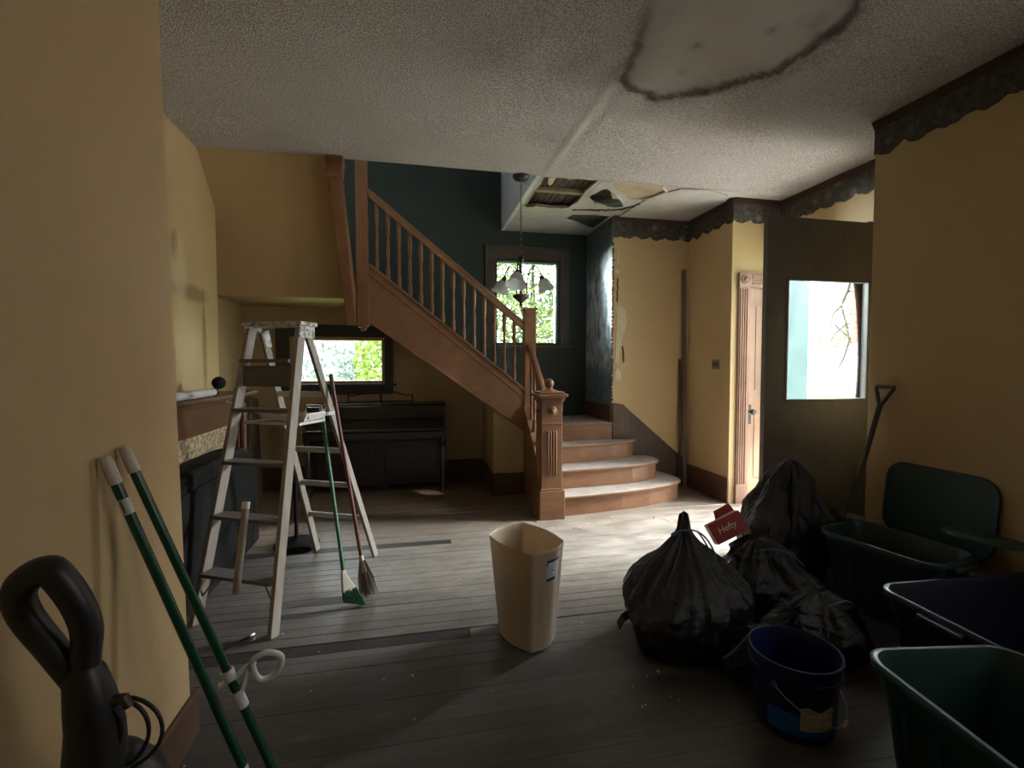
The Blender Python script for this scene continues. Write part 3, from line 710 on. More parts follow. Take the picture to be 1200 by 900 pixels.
# top newel with drop at the upper landing, and sloping fascia of the next flight
tn = B().box(-.55, -.435, 4.93, 5.045, 1.80, 3.80).make('newel_post', 'oak', st, bevel=.006)
B().lathe([(.05, 1.80), (.055, 1.785), (.03, 1.775), (.035, 1.76), (.015, 1.745)], (-.492, 4.987, 0), 12).make('newel_drop', 'oak', tn, smooth=True)
fas = B().prism([(4.93, 1.79), (4.93, 2.15), (4.01, 3.045), (4.01, 3.03), (4.0, 2.86)], -.645, -.555, 0).make('fascia_board', 'oak', st, bevel=.005)
b = B(); b.tube([(-.66, 4.03, 2.95), (-.54, 4.03, 2.95)], .07, 16); b.box(-.665, -.535, 3.98, 4.12, 2.99, 3.045); b.tube([(-.655, 4.10, 2.84), (-.545, 4.10, 2.84)], .04, 14)
b.make('scroll_bracket', 'oak', fas, smooth=True)
B().prism([(4.98, 1.83), (4.98, 2.25), (5.78, 2.25), (5.78, 1.86)], -.55, -.44, 0).make('landing_fascia', 'oak', st)
# front newel post with fluted face, rosettes, dentil cap and ball
fx, fy = 1.215, 4.185; h = .098
nw = B().box(fx - h, fx + h, fy - h, fy + h, .02, 1.12).make('newel_post', 'oak', st, bevel=.006)
B().box(fx - .122, fx + .122, fy - .122, fy + .122, 0, .27).prism(rrect(.224, .224, .002, 1), 0, 0.001).make('plinth', 'oak_flat', nw, bevel=.007) if False else \
    B().box(fx - .12, fx + .12, fy - .12, fy + .12, 0, .265).make('plinth', 'oak_flat', nw, bevel=.008)
B().box(fx - .109, fx + .109, fy - .109, fy + .109, .265, .285).make('plinth_moulding', 'oak_flat', nw, bevel=.007)
for s in range(4):                                                       # reeds on each face
    M = Matrix.Translation((fx, fy, 0)) @ Matrix.Rotation(s * pi / 2, 4, 'Z')
    for j in range(4):
        x = -.036 + j * .024
        b = B(); pts = [M @ V((x, -h - .001, z)) for z in (.40, .41, .80, .81)]
        b.tube(pts, [.004, .0095, .0095, .004], 8); b.make('reed', 'oak', nw, smooth=True)
    b = B(); Mr = M @ Matrix.Translation((0, -h, .985)) @ Matrix.Rotation(pi / 2, 4, 'X')
    b.lathe([(.046, 0), (.046, .006), (.036, .012), (.030, .006), (.026, .016), (.015, .026), (.002, .028)], (0, 0, 0), 18, Mr); b.make('rosette', 'oak', nw, smooth=True)
    b = B(); b.box(-h - .004, h + .004, -h - .006, -h + .004, .865, .885, M); b.make('band', 'oak_flat', nw, bevel=.003)
    b = B()
    for j in range(9): b.box(-.102 + j * .0245 - .008, -.102 + j * .0245 + .008, -h - .018, -h + .002, 1.075, 1.098, M)
    b.make('dentils', 'oak_flat', nw)
b = B(); b.box(fx - .115, fx + .115, fy - .115, fy + .115, 1.098, 1.115); b.box(fx - .14, fx + .14, fy - .14, fy + .14, 1.115, 1.142); b.box(fx - .115, fx + .115, fy - .115, fy + .115, 1.142, 1.16)
b.make('newel_cap', 'oak_flat', nw, bevel=.006)
b = B(); b.lathe([(.085, 1.16), (.085, 1.165), (.045, 1.178), (.030, 1.19), (.032, 1.197)], (fx, fy, 0), 18)
b.make('finial_neck', 'oak', nw, smooth=True)
B().ball((fx, fy, 1.232), .045, sub=3).make('finial', 'oak', nw, smooth=True)
# short rail, closed stringer and balusters between the two newels
rail_sec((1.215, 4.93, 1.60), (1.215, 4.285, 1.075), 'handrail', .06, .07)
B().prism([(4.28, 0), (4.28, .36), (4.94, .92), (4.94, .0)], 1.17, 1.205, 0).make('closed_stringer', 'oak', st)
B().prism([(4.28, .36), (4.28, .40), (4.94, .96), (4.94, .92)], 1.15, 1.235, 0).make('shoe_rail', 'oak_slope', st, bevel=.004)
for k in range(4):
    yy = 4.40 + k * .13; z0 = .40 + (yy - 4.28) * .85; z1 = 1.05 + (yy - 4.285) * .81
    B().lathe([(r, z0 + t * (z1 - z0)) for r, t in BP], (1.2, yy, 0), 8).make('baluster', 'oak', st, smooth=True)

# ------------------------------------------------------------------ oak door, casing, front door leaf
dr = bpy.data.objects.new('door_1', None); COL.objects.link(dr); dr.location = (3.47, 4.2, 0); struct(dr, 'narrow light oak door with dark knob between the switch plate wall and the dark front door', 'door')
b = B(); b.box(3.17, 3.30, 4.178, 4.2, 0, 2.18); b.make('casing', 'casing', dr, bevel=.004)
b = B()
for x in (3.19, 3.215, 3.24, 3.265): b.tube([(x, 4.178, .2), (x, 4.178, 2.16)], .009, 8)
b.make('casing_reeds', 'casing', dr, smooth=True)
B().box(3.165, 3.305, 4.170, 4.2, 0, .2).make('plinth_block', 'casing', dr, bevel=.004)
b = B(); b.box(3.165, 3.305, 4.168, 4.2, 2.18, 2.32); b.make('corner_block', 'casing', dr, bevel=.004)
b = B(); b.lathe([(.05, 0), (.05, .008), (.036, .012), (.028, .006), (.012, .018), (.002, .019)], (0, 0, 0), 18, Matrix.Translation((3.235, 4.168, 2.25)) @ Matrix.Rotation(pi / 2, 4, 'X')); b.make('rosette', 'casing', dr, smooth=True)
B().box(3.305, 3.648, 4.176, 4.2, 2.18, 2.32).make('head_casing', 'casing', dr, bevel=.004)
b = B()
for z in (2.21, 2.235, 2.265, 2.29): b.tube([(3.31, 4.176, z), (3.645, 4.176, z)], .008, 8)
b.make('casing_reeds', 'casing', dr, smooth=True)
lf = B().box(3.295, 3.638, 4.225, 4.26, .012, 2.175).make('door_leaf', 'door_oak', dr, bevel=.003)
b = B(); b.box(3.40, 3.62, 4.219, 4.226, .25, .9); b.box(3.40, 3.62, 4.219, 4.226, 1.15, 2.0); b.make('panel', 'door_oak', lf, bevel=.005)
b = B(); b.box(3.325, 3.365, 4.218, 4.226, .80, 1.0); b.make('lock_plate', 'bronze', lf, bevel=.004)
b = B(); b.lathe([(.010, 0), (.010, .035), (.026, .042), (.030, .055), (.022, .068), (.002, .072)], (0, 0, 0), 16, Matrix.Translation((3.345, 4.22, .93)) @ Matrix.Rotation(pi / 2, 4, 'X')); b.make('knob', 'bronze', lf, smooth=True)
# front door leaf standing open into the room
fd = bpy.data.objects.new('door_2', None); COL.objects.link(fd); fd.location = (3.62, 3.13, 0); struct(fd, 'dark grey-brown front door standing open, with a large glass pane', 'door')
def fdp(u, v): return (u, v)
y0, y1 = 3.12, 3.165
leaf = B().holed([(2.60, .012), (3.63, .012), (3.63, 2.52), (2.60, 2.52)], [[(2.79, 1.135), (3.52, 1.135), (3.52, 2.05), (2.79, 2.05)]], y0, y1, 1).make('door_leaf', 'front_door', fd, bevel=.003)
b = B()
for a in ((2.77, 2.792, 1.115, 2.07), (3.518, 3.54, 1.115, 2.07), (2.792, 3.518, 2.048, 2.07), (2.792, 3.518, 1.115, 1.137)): b.box(a[0], a[1], y0 - .006, y0 + .03, a[2], a[3])
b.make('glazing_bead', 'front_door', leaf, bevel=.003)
B().box(2.787, 3.523, y0 + .02, y0 + .025, 1.132, 2.053).make('pane', 'glass', leaf)
# outer jamb
jb = B().box(3.66, 3.90, 4.085, 4.10, 0, 2.46).box(3.60, 3.66, 4.06, 4.10, 0, 2.46).box(3.66, 3.90, 3.2, 3.215, 0, 2.46).make('trim_8', 'teal_trim', bevel=.003)
struct(jb, 'pale teal door jamb seen through the front door glass', 'trim')
struct(B().box(3.60, 3.651, 4.10, 4.19, 0, 2.56).box(3.60, 3.651, 3.2, 4.19, 2.46, 2.56).make('trim_9', 'dark_oak', bevel=.004), 'dark casing round the front doorway', 'trim')

# switch plate
sw = thing('switch_plate', 'small brown double switch plate on the yellow wall by the oak door', 'switch', (3.095, 4.43, 1.41))
B().box(3.092, 3.10, 4.37, 4.49, 1.36, 1.46).make('plate', 'switch', sw, bevel=.003)
for q in (4.405, 4.455): B().box(3.084, 3.093, q - .009, q + .009, 1.39, 1.43).make('toggle', 'bronze', sw, bevel=.002)

# ------------------------------------------------------------------ chandelier
cx, cy = .93, 4.10
ch = thing('chandelier', 'dark bronze chandelier with frosted tulip glass shades hanging over the stairs', 'chandelier', (cx, cy, 1.93))
B().lathe([(.075, CZ + .005), (.075, CZ - .01), (.06, CZ - .03), (.02, CZ - .045), (.01, CZ - .05)], (cx, cy, 0), 20).make('canopy', 'bronze', ch, smooth=True)
b = B()
for k in range(24):
    z = 2.34 + k * .0275; a = k * pi / 2
    pts = [V((cx, cy, z)) + V((cos(a) * .006 * sin(t), sin(a) * .006 * sin(t), .017 * cos(t))) for t in [2 * pi * i / 8 for i in range(9)]]
    b.tube(pts, .0022, 5)
b.make('chain', 'bronze', ch)
B().tube([(cx, cy, 2.33), (cx + .004, cy + .004, 3.01)], .0025, 6).make('cord', 'grip_cream', ch)
B().lathe([(.006, 2.36), (.022, 2.35), (.03, 2.33), (.022, 2.31), (.009, 2.30), (.009, 2.05), (.014, 2.045), (.014, 2.03), (.075, 2.015), (.07, 1.995), (.04, 1.975), (.018, 1.955), (.012, 1.945), (.016, 1.935), (.004, 1.915)], (cx, cy, 0), 20).make('stem', 'bronze', ch, smooth=True)
for k in range(3):
    a = radians(8 + 120 * k); u = V((cos(a), sin(a), 0)); c0 = V((cx, cy, 0))
    arm = B().tube(bez(c0 + u * .05 + V((0, 0, 2.02)), c0 + u * .06 + V((0, 0, 2.32)), c0 + u * .15 + V((0, 0, 2.34)), c0 + u * .195 + V((0, 0, 2.19)), 14), .0065, 8).make('arm', 'bronze', ch, smooth=True)
    M = Matrix.Translation(c0 + u * .195 + V((0, 0, 2.19))) @ Matrix.Rotation(a, 4, 'Z') @ Matrix.Rotation(radians(-24), 4, 'Y')
    B().lathe([(.012, .012), (.022, .0), (.026, -.025), (.02, -.03)], (0, 0, 0), 14, M).make('shade_holder', 'bronze', arm, smooth=True)
    b = B(); prof = [(.022, -.02), (.040, -.035), (.056, -.06), (.064, -.09), (.074, -.115), (.090, -.135)]
    rings = []
    for off in (0, -.003):
        for (r, z) in (prof if off == 0 else prof[::-1]):
            rings.append([b.b.verts.new(M @ V(((r + off) * cos(2 * pi * i / 24), (r + off) * sin(2 * pi * i / 24), z + (.007 * cos(6 * 2 * pi * i / 24) if r > .07 else 0)))) for i in range(24)])
    for p_, q_ in zip(rings, rings[1:] + rings[:1]):
        for i in range(24): b.b.faces.new((p_[i], p_[(i + 1) % 24], q_[(i + 1) % 24], q_[i]))
    b.make('glass_shade', 'frost', arm, smooth=True)

# ------------------------------------------------------------------ piano
pn = thing('piano', 'low dark brown upright piano with scrolled music rest under the window', 'piano', (-.4, 5.45, 0))
px0, px1 = -1.13, .345
B().box(px0 + .03, px1 - .03, 5.44, 5.74, .06, .93).make('body', 'piano', pn, bevel=.004)
B().box(px0, px0 + .035, 5.18, 5.75, .60, .79).box(px0, px0 + .035, 5.40, 5.75, .0, .95).make('side_panel', 'piano', pn, bevel=.005)
B().box(px1 - .035, px1, 5.18, 5.75, .60, .79).box(px1 - .035, px1, 5.40, 5.75, .0, .95).make('side_panel', 'piano', pn, bevel=.005)
B().box(px0 - .01, px1 + .01, 5.43, 5.755, .95, .972).make('lid', 'piano', pn, bevel=.005)
B().box(px0 + .035, px1 - .035, 5.16, 5.44, .62, .685).make('key_bed', 'piano', pn, bevel=.004)
B().prism([(5.175, .69), (5.175, .715), (5.30, .80), (5.44, .82), (5.44, .69)], px0 + .036, px1 - .036, 0).make('fallboard', 'piano', pn, bevel=.004)
B().box(px0 - .005, px1 + .005, 5.145, 5.185, .70, .722).make('key_slip', 'piano', pn, bevel=.006)
B().box(px0 + .036, px1 - .036, 5.385, 5.44, .80, .95).make('upper_panel', 'piano', pn, bevel=.004)
for x in (px0 + .02, px1 - .06):
    B().lathe([(.028, 0), (.022, .02), (.02, .06), (.026, .30), (.034, .50), (.024, .52), (.036, .54), (.036, .625)], (x + .02, 5.215, 0), 12).make('leg', 'piano', pn, smooth=True)
    B().box(x, x + .04, 5.22, 5.44, .0, .07).make('toe_block', 'piano', pn, bevel=.004)
b = B()
for a in ((px0 + .1, -.45), (-.33, px1 - .1)): b.box(a[0], a[1], 5.425, 5.44, .14, .56)
b.make('knee_panel', 'piano', pn, bevel=.006)
b = B(); xs0, xs1 = -.72, -.02; zb = .972
b.tube([(xs0, 5.55, zb), (xs0, 5.56, zb + .10)], .008, 6); b.tube([(xs1, 5.55, zb), (xs1, 5.56, zb + .10)], .008, 6); b.tube([(-.37, 5.55, zb), (-.37, 5.565, zb + .20)], .014, 6)
b.tube(bez((xs0, 5.56, zb + .085), (-.6, 5.56, zb + .07), (-.5, 5.56, zb + .15), (-.37, 5.56, zb + .145)), .007, 6); b.tube(bez((xs1, 5.56, zb + .085), (-.14, 5.56, zb + .07), (-.24, 5.56, zb + .15), (-.37, 5.56, zb + .145)), .007, 6)
b.tube([(xs0, 5.55, zb + .02), (xs1, 5.55, zb + .02)], .006, 6)
b.make('music_rest', 'piano_fret', pn, smooth=True)
for k in range(3): B().box(-.42 + k * .05, -.395 + k * .05, 5.33, 5.44, .05, .062).make('pedal', 'brass', pn, bevel=.003)

# ------------------------------------------------------------------ fireplace
fp = thing('fireplace', 'dark wooden mantel with an OSB panel below its fascia on the chimney breast', 'fireplace', (-1.45, 3.5, 0))
B().box(-1.602, -1.30, 2.5, 4.38, 1.155, 1.185).make('mantel_shelf', 'mantel', fp, bevel=.007)
B().box(-1.602, -1.36, 2.55, 4.30, 1.125, 1.155).make('shelf_moulding', 'mantel', fp, bevel=.008)
B().box(-1.602, -1.42, 2.6, 4.20, .93, 1.125).make('fascia', 'mantel', fp, bevel=.004)
B().box(-1.602, -1.425, 2.6, 4.18, .735, .93).make('strand_board_panel', 'osb', fp)
B().box(-1.60, -1.418, 2.6, 4.10, 0, .733).make('firebox', 'iron', fp)
pl = B().box(-1.602, -1.40, 4.205, 4.30, 0, 1.125).make('pilaster', 'mantel', fp, bevel=.005)
B().tube([(-1.38, 4.25, .42), (-1.38, 4.25, .5), (-1.38, 4.25, .8), (-1.38, 4.25, 1.02), (-1.38, 4.25, 1.1)], [.02, .032, .024, .032, .02], 12).make('turned_column', 'mantel', pl, smooth=True)
prof = [(2.62, .0), (2.62, .80)] + [(3.72 + .36 * sin(a), .44 + .36 * cos(a)) for a in [radians(9 * k) for k in range(11)]] + [(4.09, 0)]
sv = B().prism(prof, -1.41, -1.22, 0).make('heating_stove', 'iron', None, bevel=.03, seg=3)
sv['label'] = 'black iron stove insert with rounded shoulder under the mantel'; sv['category'] = 'stove'
B().prism([(2.72, .12), (2.72, .70), (3.70, .70)] + [(3.70 + .26 * sin(a), .44 + .26 * cos(a)) for a in [radians(15 * k) for k in range(1, 7)]] + [(3.96, .12)], -1.222, -1.205, 0).make('front_panel', 'iron', sv, bevel=.006)
# things lying on the mantel
rod = thing('curtain_rod', 'pale grey curtain rod with dark ball finial lying on the mantel shelf', 'curtain rod', (-1.36, 3.3, 1.185))
B().tube([(-1.36, 2.52, 1.214), (-1.36, 3.62, 1.214)], .026, 14).make('rod', 'ladder_bar', rod, smooth=True)
B().lathe([(.028, 0), (.03, .02), (.016, .03), (.016, .045)], (0, 0, 0), 14, Matrix.Translation((-1.36, 3.62, 1.212)) @ Matrix.Rotation(-pi / 2, 4, 'X')).make('collar', 'iron', rod, smooth=True)
B().ball((-1.352, 3.70, 1.275), .045, (1, 1, 1), 3).make('finial', 'iron', rod, smooth=True)
b = B().tube([(-1.355, 3.63, 1.212), (-1.352, 3.68, 1.245)], .012, 8).make('finial_stem', 'iron', rod)
jr = thing('paint_jar', 'small white-topped jar at the far end of the mantel shelf', 'jar', (-1.37, 4.10, 1.185))
B().lathe([(.022, 1.186), (.024, 1.20), (.022, 1.225)], (-1.37, 4.10, 0), 12).make('jar_body', 'bronze', jr, smooth=True)
B().lathe([(.023, 1.226), (.023, 1.24), (.02, 1.243)], (-1.37, 4.10, 0), 12).make('jar_lid', 'white_paint', jr, smooth=True)
kn = B().ball((-1.36, 4.27, 1.206), .022, (1.2, 1, .95), 2).make('wooden_ball', 'mantel', None, smooth=True); kn['label'] = 'small round brown wooden ball on the end of the mantel shelf'; kn['category'] = 'ball'
# brown board standing in the recess corner
rb = B().beam((-1.62, 5.35, .0), (-1.72, 5.60, 1.05), .30, .03, (1, 0, 0)).make('leaning_board', 'board_grey', None, bevel=.004)
rb['label'] = 'brown wooden board leaning in the recess left of the piano'; rb['category'] = 'board'
# pole stand with round base
ps = thing('pole_stand', 'dark round weighted base with thin upright pole behind the stepladder', 'stand', (-.90, 3.88, .007))
B().lathe([(.165, .007), (.165, .025), (.15, .037), (.06, .047), (.03, .067), (.018, .077)], (-.90, 3.88, 0), 24).make('base', 'iron', ps, smooth=True)
B().tube([(-.90, 3.88, .07), (-.90, 3.88, .50)], .014, 10).make('pole', 'iron', ps, smooth=True)

# ------------------------------------------------------------------ stepladder
Z1 = 1.64
FL, FR, RL, RR = V((-1.163, 2.79, .004)), V((-.719, 2.576, .004)), V((-.726, 3.756, .004)), V((-.287, 3.551, .004))
wv = V((.901, -.434, 0)); uv = V((.408, .913, 0)).normalized()
mid = V((-.941, 2.683, 0)) + V((.434, .971, 0)) * .36
TFL, TFR = mid - wv * .17 - uv * .02 + V((0, 0, Z1 - .03)), mid + wv * .17 - uv * .02 + V((0, 0, Z1 - .03))
TRL, TRR = mid - wv * .155 + uv * .055 + V((0, 0, Z1 - .04)), mid + wv * .155 + uv * .055 + V((0, 0, Z1 - .04))
ld = thing('stepladder', 'old paint-spattered wooden stepladder standing open before the piano', 'stepladder', (-.72, 3.17, .004))
for a, c in ((FL, TFL), (FR, TFR)): B().beam(a, c, .026, .062, uv).make('front_rail', 'ladder', ld, bevel=.003)
for a, c in ((RL, TRL), (RR, TRR)): B().beam(a, c, .022, .05, uv).make('rear_rail', 'ladder', ld, bevel=.003)
for t in (.165, .35, .53, .71, .885):
    a, c = FL.lerp(TFL, t), FR.lerp(TFR, t); d = (c - a).normalized()
    b = B(); b.beam(a + d * .012, c - d * .012, .10 if t < .8 else .13, .02, (0, 0, 1)); b.make('step', 'ladder_step', ld, bevel=.003)
for t in (.80,):
    a, c = FL.lerp(TFL, .83), FR.lerp(TFR, .83)
    b = B(); b.beam(a + (c - a) * .03, c - (c - a) * .03, .02, .12, (0, 0, 1)); b.make('apron_board', 'ladder_step', ld, bevel=.003)
for t in (.20, .36, .52, .76):
    a, c = RL.lerp(TRL, t), RR.lerp(TRR, t); b = B(); b.beam(a, c, .022, .035, (0, 0, 1)); b.make('rear_bar', 'ladder_bar', ld, bevel=.003)
a, c = mid - wv * .205 + V((0, 0, Z1)), mid + wv * .205 + V((0, 0, Z1))
B().beam(a + uv * .015, c + uv * .015, .15, .024, (0, 0, 1)).make('top_cap', 'ladder_cap', ld, bevel=.004)
for s in (-1, 1):
    p = mid + wv * (.187 * s) + uv * .015 + V((0, 0, Z1 - .045)); b = B(); b.beam(p - uv * .07, p + uv * .07, .006, .075, (0, 0, 1)); bk = b.make('hinge_bracket', 'ladder_cap', ld, bevel=.002)
    for q in (-.045, 0, .045): B().ball(p + uv * q + wv * (.005 * s) + V((0, 0, .01)), .006, sub=1).make('rivet', 'steel', bk)
    if s < 0:
        p2 = mid - wv * .15 + uv * .10 + V((0, 0, Z1 - .13)); B().beam(p2, p2 - uv * .03 + V((0, 0, .1)), .012, .05, uv).make('hinge_bracket', 'ladder_cap', ld, bevel=.002)
for a, c in ((FL.lerp(TFL, .46), RL.lerp(TRL, .46)), (FR.lerp(TFR, .46), RR.lerp(TRR, .46))):
    pass
# braces under lowest step
for s, a, c in ((1, FL, TFL), (-1, FR, TFR)):
    p = a.lerp(c, .08); q = a.lerp(c, .16) + wv * (.09 * s); B().tube([p, q], .005, 6).make('step_brace', 'ladder_step', ld)
# bucket shelf of the ladder (hinged at the rear rails)
pA, pB = FR.lerp(TFR, .655), RR.lerp(TRR, .68)
sh_c = (FL.lerp(TFL, .66) + FR.lerp(TFR, .66) + RL.lerp(TRL, .66) + RR.lerp(TRR, .66)) / 4
shf = B().beam(sh_c - wv * .19 - uv * .01, sh_c + wv * .19 - uv * .01, .24, .016, (0, 0, 1)).make('paint_shelf', 'white_paint', ld, bevel=.003)
B().beam(RR.lerp(TRR, .685) - uv * .25 + wv * .01, RR.lerp(TRR, .685) + uv * .02 + wv * .01, .012, .022, (0, 0, 1)).make('shelf_arm', 'ladder_bar', ld)
trp = sh_c + V((0, 0, .0085)) + wv * .05
ty = thing('paint_tray', 'white paint tray lying on the shelf of the stepladder', 'paint tray', trp)
b = B(); R = Matrix.Translation(trp) @ Matrix.Rotation(radians(-22), 4, 'Z')
g = [(-.15, .018, .085), (-.05, .008, .095), (.03, .0, .095), (.13, .002, .095), (.15, .045, .095)]
for side, off in ((1, 0), ):
    top = [[b.b.verts.new(R @ V((x, yy * w_, z + hz))) for w_, hz in ((-1.05, .035), (-1, .003), (1, .003), (1.05, .035))] for x, z, yy in g]
    bot = [[b.b.verts.new(R @ V((x, yy * w_, z + hz - .003))) for w_, hz in ((-1.07, .035), (-1.02, .003), (1.02, .003), (1.07, .035))] for x, z, yy in g]
    for i in range(4):
        for j in range(3): b.b.faces.new((top[i][j], top[i][j + 1], top[i + 1][j + 1], top[i + 1][j])); b.b.faces.new((bot[i][j], bot[i + 1][j], bot[i + 1][j + 1], bot[i][j + 1]))
        b.b.faces.new((top[i][0], top[i + 1][0], bot[i + 1][0], bot[i][0])); b.b.faces.new((top[i][3], bot[i][3], bot[i + 1][3], top[i + 1][3]))
    for j in range(3): b.b.faces.new((top[0][j], bot[0][j], bot[0][j + 1], top[0][j + 1])); b.b.faces.new((top[4][j], top[4][j + 1], bot[4][j + 1], bot[4][j]))
b.make('tray', 'white_paint', ty)
rl = thing('paint_roller', 'thin white-handled paint roller pole laid across the stepladder towards the mantel', 'roller', sh_c + V((0, 0, .02)))
q0 = sh_c - wv * .13 + V((0, .02, .022)) ; q1 = V((-1.14, 3.22, 1.175))
B().tube([q0, q0.lerp(q1, .45)], .009, 8).make('handle', 'white_paint', rl, smooth=True)
B().tube([q0.lerp(q1, .45), q0.lerp(q1, .55)], .014, 8).make('ferrule', 'bronze', rl, smooth=True)
B().tube([q0.lerp(q1, .55), q1], .008, 8).make('extension', 'white_paint', rl, smooth=True)
# stick leaning on the ladder steps
sk = thing('wooden_stick', 'short pale wooden stick leaning inside the front legs of the stepladder', 'stick', (-.86, 2.66, .2))
p, q = FL.lerp(FR, .60).lerp(TFL.lerp(TFR, .60), .165) + V((-.03, -.09, -.045)), FL.lerp(FR, .55).lerp(TFL.lerp(TFR, .55), .395) + V((-.02, -.075, .01))
B().beam(p, q, .026, .03, uv).make('shaft', 'stick', sk, bevel=.003)
B().beam(q - (q - p).normalized() * .012, q + (q - p).normalized() * .025, .028, .032, uv).make('painted_end', 'white_paint', sk, bevel=.003)

# ------------------------------------------------------------------ brooms leaning on the ladder
def broom(name, label, foot, tip, m, tipm, kind):
    foot, tip = V(foot), V(tip); d = (tip - foot).normalized(); r = thing(name, label, 'broom', foot)
    s0 = foot + d * (.22 if kind == 'angle' else .24)
    B().tube([s0 - d * .02, tip - d * .10], .0115, 10).make('handle', m, r, smooth=True)
    B().tube([tip - d * .10, tip - d * .01, tip], [.0125, .0125, .007], 10).make('handle_tip', tipm, r, smooth=True)
    side = d.cross(V((.45, -.9, 0))).normalized(); nrm = side.cross(d).normalized()
    if kind == 'angle':
        b = B(); rings = []
        for t, wd, th, o in ((0, .022, .022, 0), (.03, .030, .028, .0), (.11, .075, .034, .016), (.13, .078, .034, .022)):
            c = s0 - d * t + side * o; rings.append([b.b.verts.new(c + side * (wd / 2 * x) * 2 * .5 + nrm * (th / 2 * z)) for x, z in ((-1, -1), (1, -1), (1, 1), (-1, 1))])
        for a_, b_ in zip(rings, rings[1:]):
            for k in range(4): b.b.faces.new((a_[k], a_[(k + 1) % 4], b_[(k + 1) % 4], b_[k]))
        b.b.faces.new(rings[0][::-1]); b.b.faces.new(rings[-1]); b.make('socket', 'grip_cream', r, bevel=.004)
        b = B()
        for i in range(300):
            x = random.uniform(-1, 1); z = random.uniform(-1, 1)
            a0 = s0 - d * .11 + side * (x * .036 + .020) + nrm * (z * .014)
            spread = side * (x * .062 + .045) + nrm * (z * .03)
            a1 = foot + spread * .9 + d * (0.035 * (1 - x)); a1.z = max(.006, a1.z * .6 + .004)
            b.tube([a0, a0.lerp(a1, .5) + nrm * .006 * z, a1], [.004, .005, .003], 4)
        b.make('bristles', 'bristle_green', r, kind='stuff')
    else:
        b = B(); b.lathe([(.014, 0), (.016, -.05), (.024, -.10)], (0, 0, 0), 10, Matrix.Translation(s0) @ d.to_track_quat('Z', 'Y').to_matrix().to_4x4()); b.make('binding', 'grip_cream', r, smooth=True)
        b = B()
        for i in range(150):
            x = random.gauss(0, .5); z = random.gauss(0, .5); a0 = s0 - d * .03 + side * x * .016 + nrm * z * .012
            a1 = foot + side * x * .052 + nrm * z * .04; a1.z = max(.005, .005 + .04 * random.random())
            b.tube([a0, a0.lerp(a1, .5) + side * .008 * x, a1], [.002, .003, .0015], 4)
        b.make('straw', 'straw', r, kind='stuff')
    return r
broom('angle_broom', 'green-handled angle broom with green bristles leaning on the stepladder', (-.375, 2.775, .008), (-.575, 3.16, 1.15), 'broom_green', 'white_paint', 'angle')
broom('straw_broom', 'red-handled worn straw broom leaning on the right leg of the stepladder', (-.285, 2.93, .008), (-.515, 3.16, 1.345), 'broom_red', 'board_grey', 'straw')

# ------------------------------------------------------------------ waste basket
wb = thing('wastebasket', 'tall almond plastic wastebasket with a blue sticker in the middle of the floor', 'wastebasket', (.555, 2.35, .0))
TOP = [V(p) for p in ((.37, 2.454), (.539, 2.143), (.756, 2.275), (.602, 2.616))]
ctr = sum(TOP, V((0, 0))) / 4
def can_out(scale, nseg=14, bulge=.022):
    out = []
    for i in range(4):
        a, c, e = TOP[i - 1], TOP[i], TOP[(i + 1) % 4]
        r = .045
        p0 = c + (a - c).normalized() * r; p1 = c + (e - c).normalized() * r
        for k in range(5):
            t = k / 4; out.append(p0 * (1 - t) ** 2 + c * 2 * t * (1 - t) + p1 * t * t)
        q1 = e + (c - e).normalized() * r; L = (q1 - p1); n = V((L.y, -L.x)).normalized()
        for k in range(1, nseg): t = k / nseg; out.append(p1 + L * t + n * bulge * 4 * t * (1 - t))
    return [ctr + (p - ctr) * scale for p in out]
b = B(); rings = []
prof = [(.72, .004, 0), (.735, .0, 0), (.75, .012, 0), (.985, .478, 0), (1.0, .482, 0), (1.015, .494, 0), (1.005, .5, 0), (.985, .496, 0), (.965, .47, 0), (.735, .02, 0), (.70, .012, 0)]
shift0 = V((-.012, -.10))
for s, z, _ in prof:
    sh = shift0 * (1 - z / .5) * .35
    rings.append([b.b.verts.new((p.x + sh.x, p.y + sh.y, z + .004)) for p in can_out(s)])
n = len(rings[0])
for a_, b_ in zip(rings, rings[1:]):
    for k in range(n): b.b.faces.new((a_[k], a_[(k + 1) % n], b_[(k + 1) % n], b_[k]))
b.b.faces.new(rings[0][::-1]); b.b.faces.new(rings[-1]); body = b.make('bin_body', 'can', wb, smooth=True)
def on_can(u, z, off=.0015):                 # point on the right-front face (between TOP[1] and TOP[2])
    s = .75 + (.985 - .75) * (z - .012) / .466; a, c = TOP[1], TOP[2]
    d = c - a; nn = V((d.y, -d.x)).normalized(); r = .045 / d.length; t = (u - r) / (1 - 2 * r)
    p = a + d * u + nn * (.022 * 4 * t * (1 - t)); p = ctr + (p - ctr) * s; sh = shift0 * (1 - z / .5) * .35
    return V((p.x + sh.x + nn.x * off, p.y + sh.y + nn.y * off, z + .004))
def can_patch(name, u0, u1, z0, z1, m, parent, off):
    b = B(); b.grid(lambda i, j: on_can(u0 + (u1 - u0) * i / 6, z0 + (z1 - z0) * j / 3, off), 7, 4); return b.make(name, m, parent)
stk = can_patch('sticker', .36, .74, .345, .445, 'pale_blue_print', body, .0015)
can_patch('sticker_band', .36, .74, .436, .447, 'navy_print', stk, .0022); can_patch('sticker_band', .36, .62, .343, .358, 'navy_print', stk, .0022)
can_patch('sticker_band', .36, .385, .42, .437, 'navy_print', stk, .0022); can_patch('sticker_title', .40, .52, .418, .431, 'white_print', stk, .0022)
b = B(); g = []
cpt = on_can(.60, .395, .0024)
ring = [b.b.verts.new(on_can(.595 + .10 * cos(2 * pi * k / 16), .398 + .027 * sin(2 * pi * k / 16), .0024)) for k in range(16)]
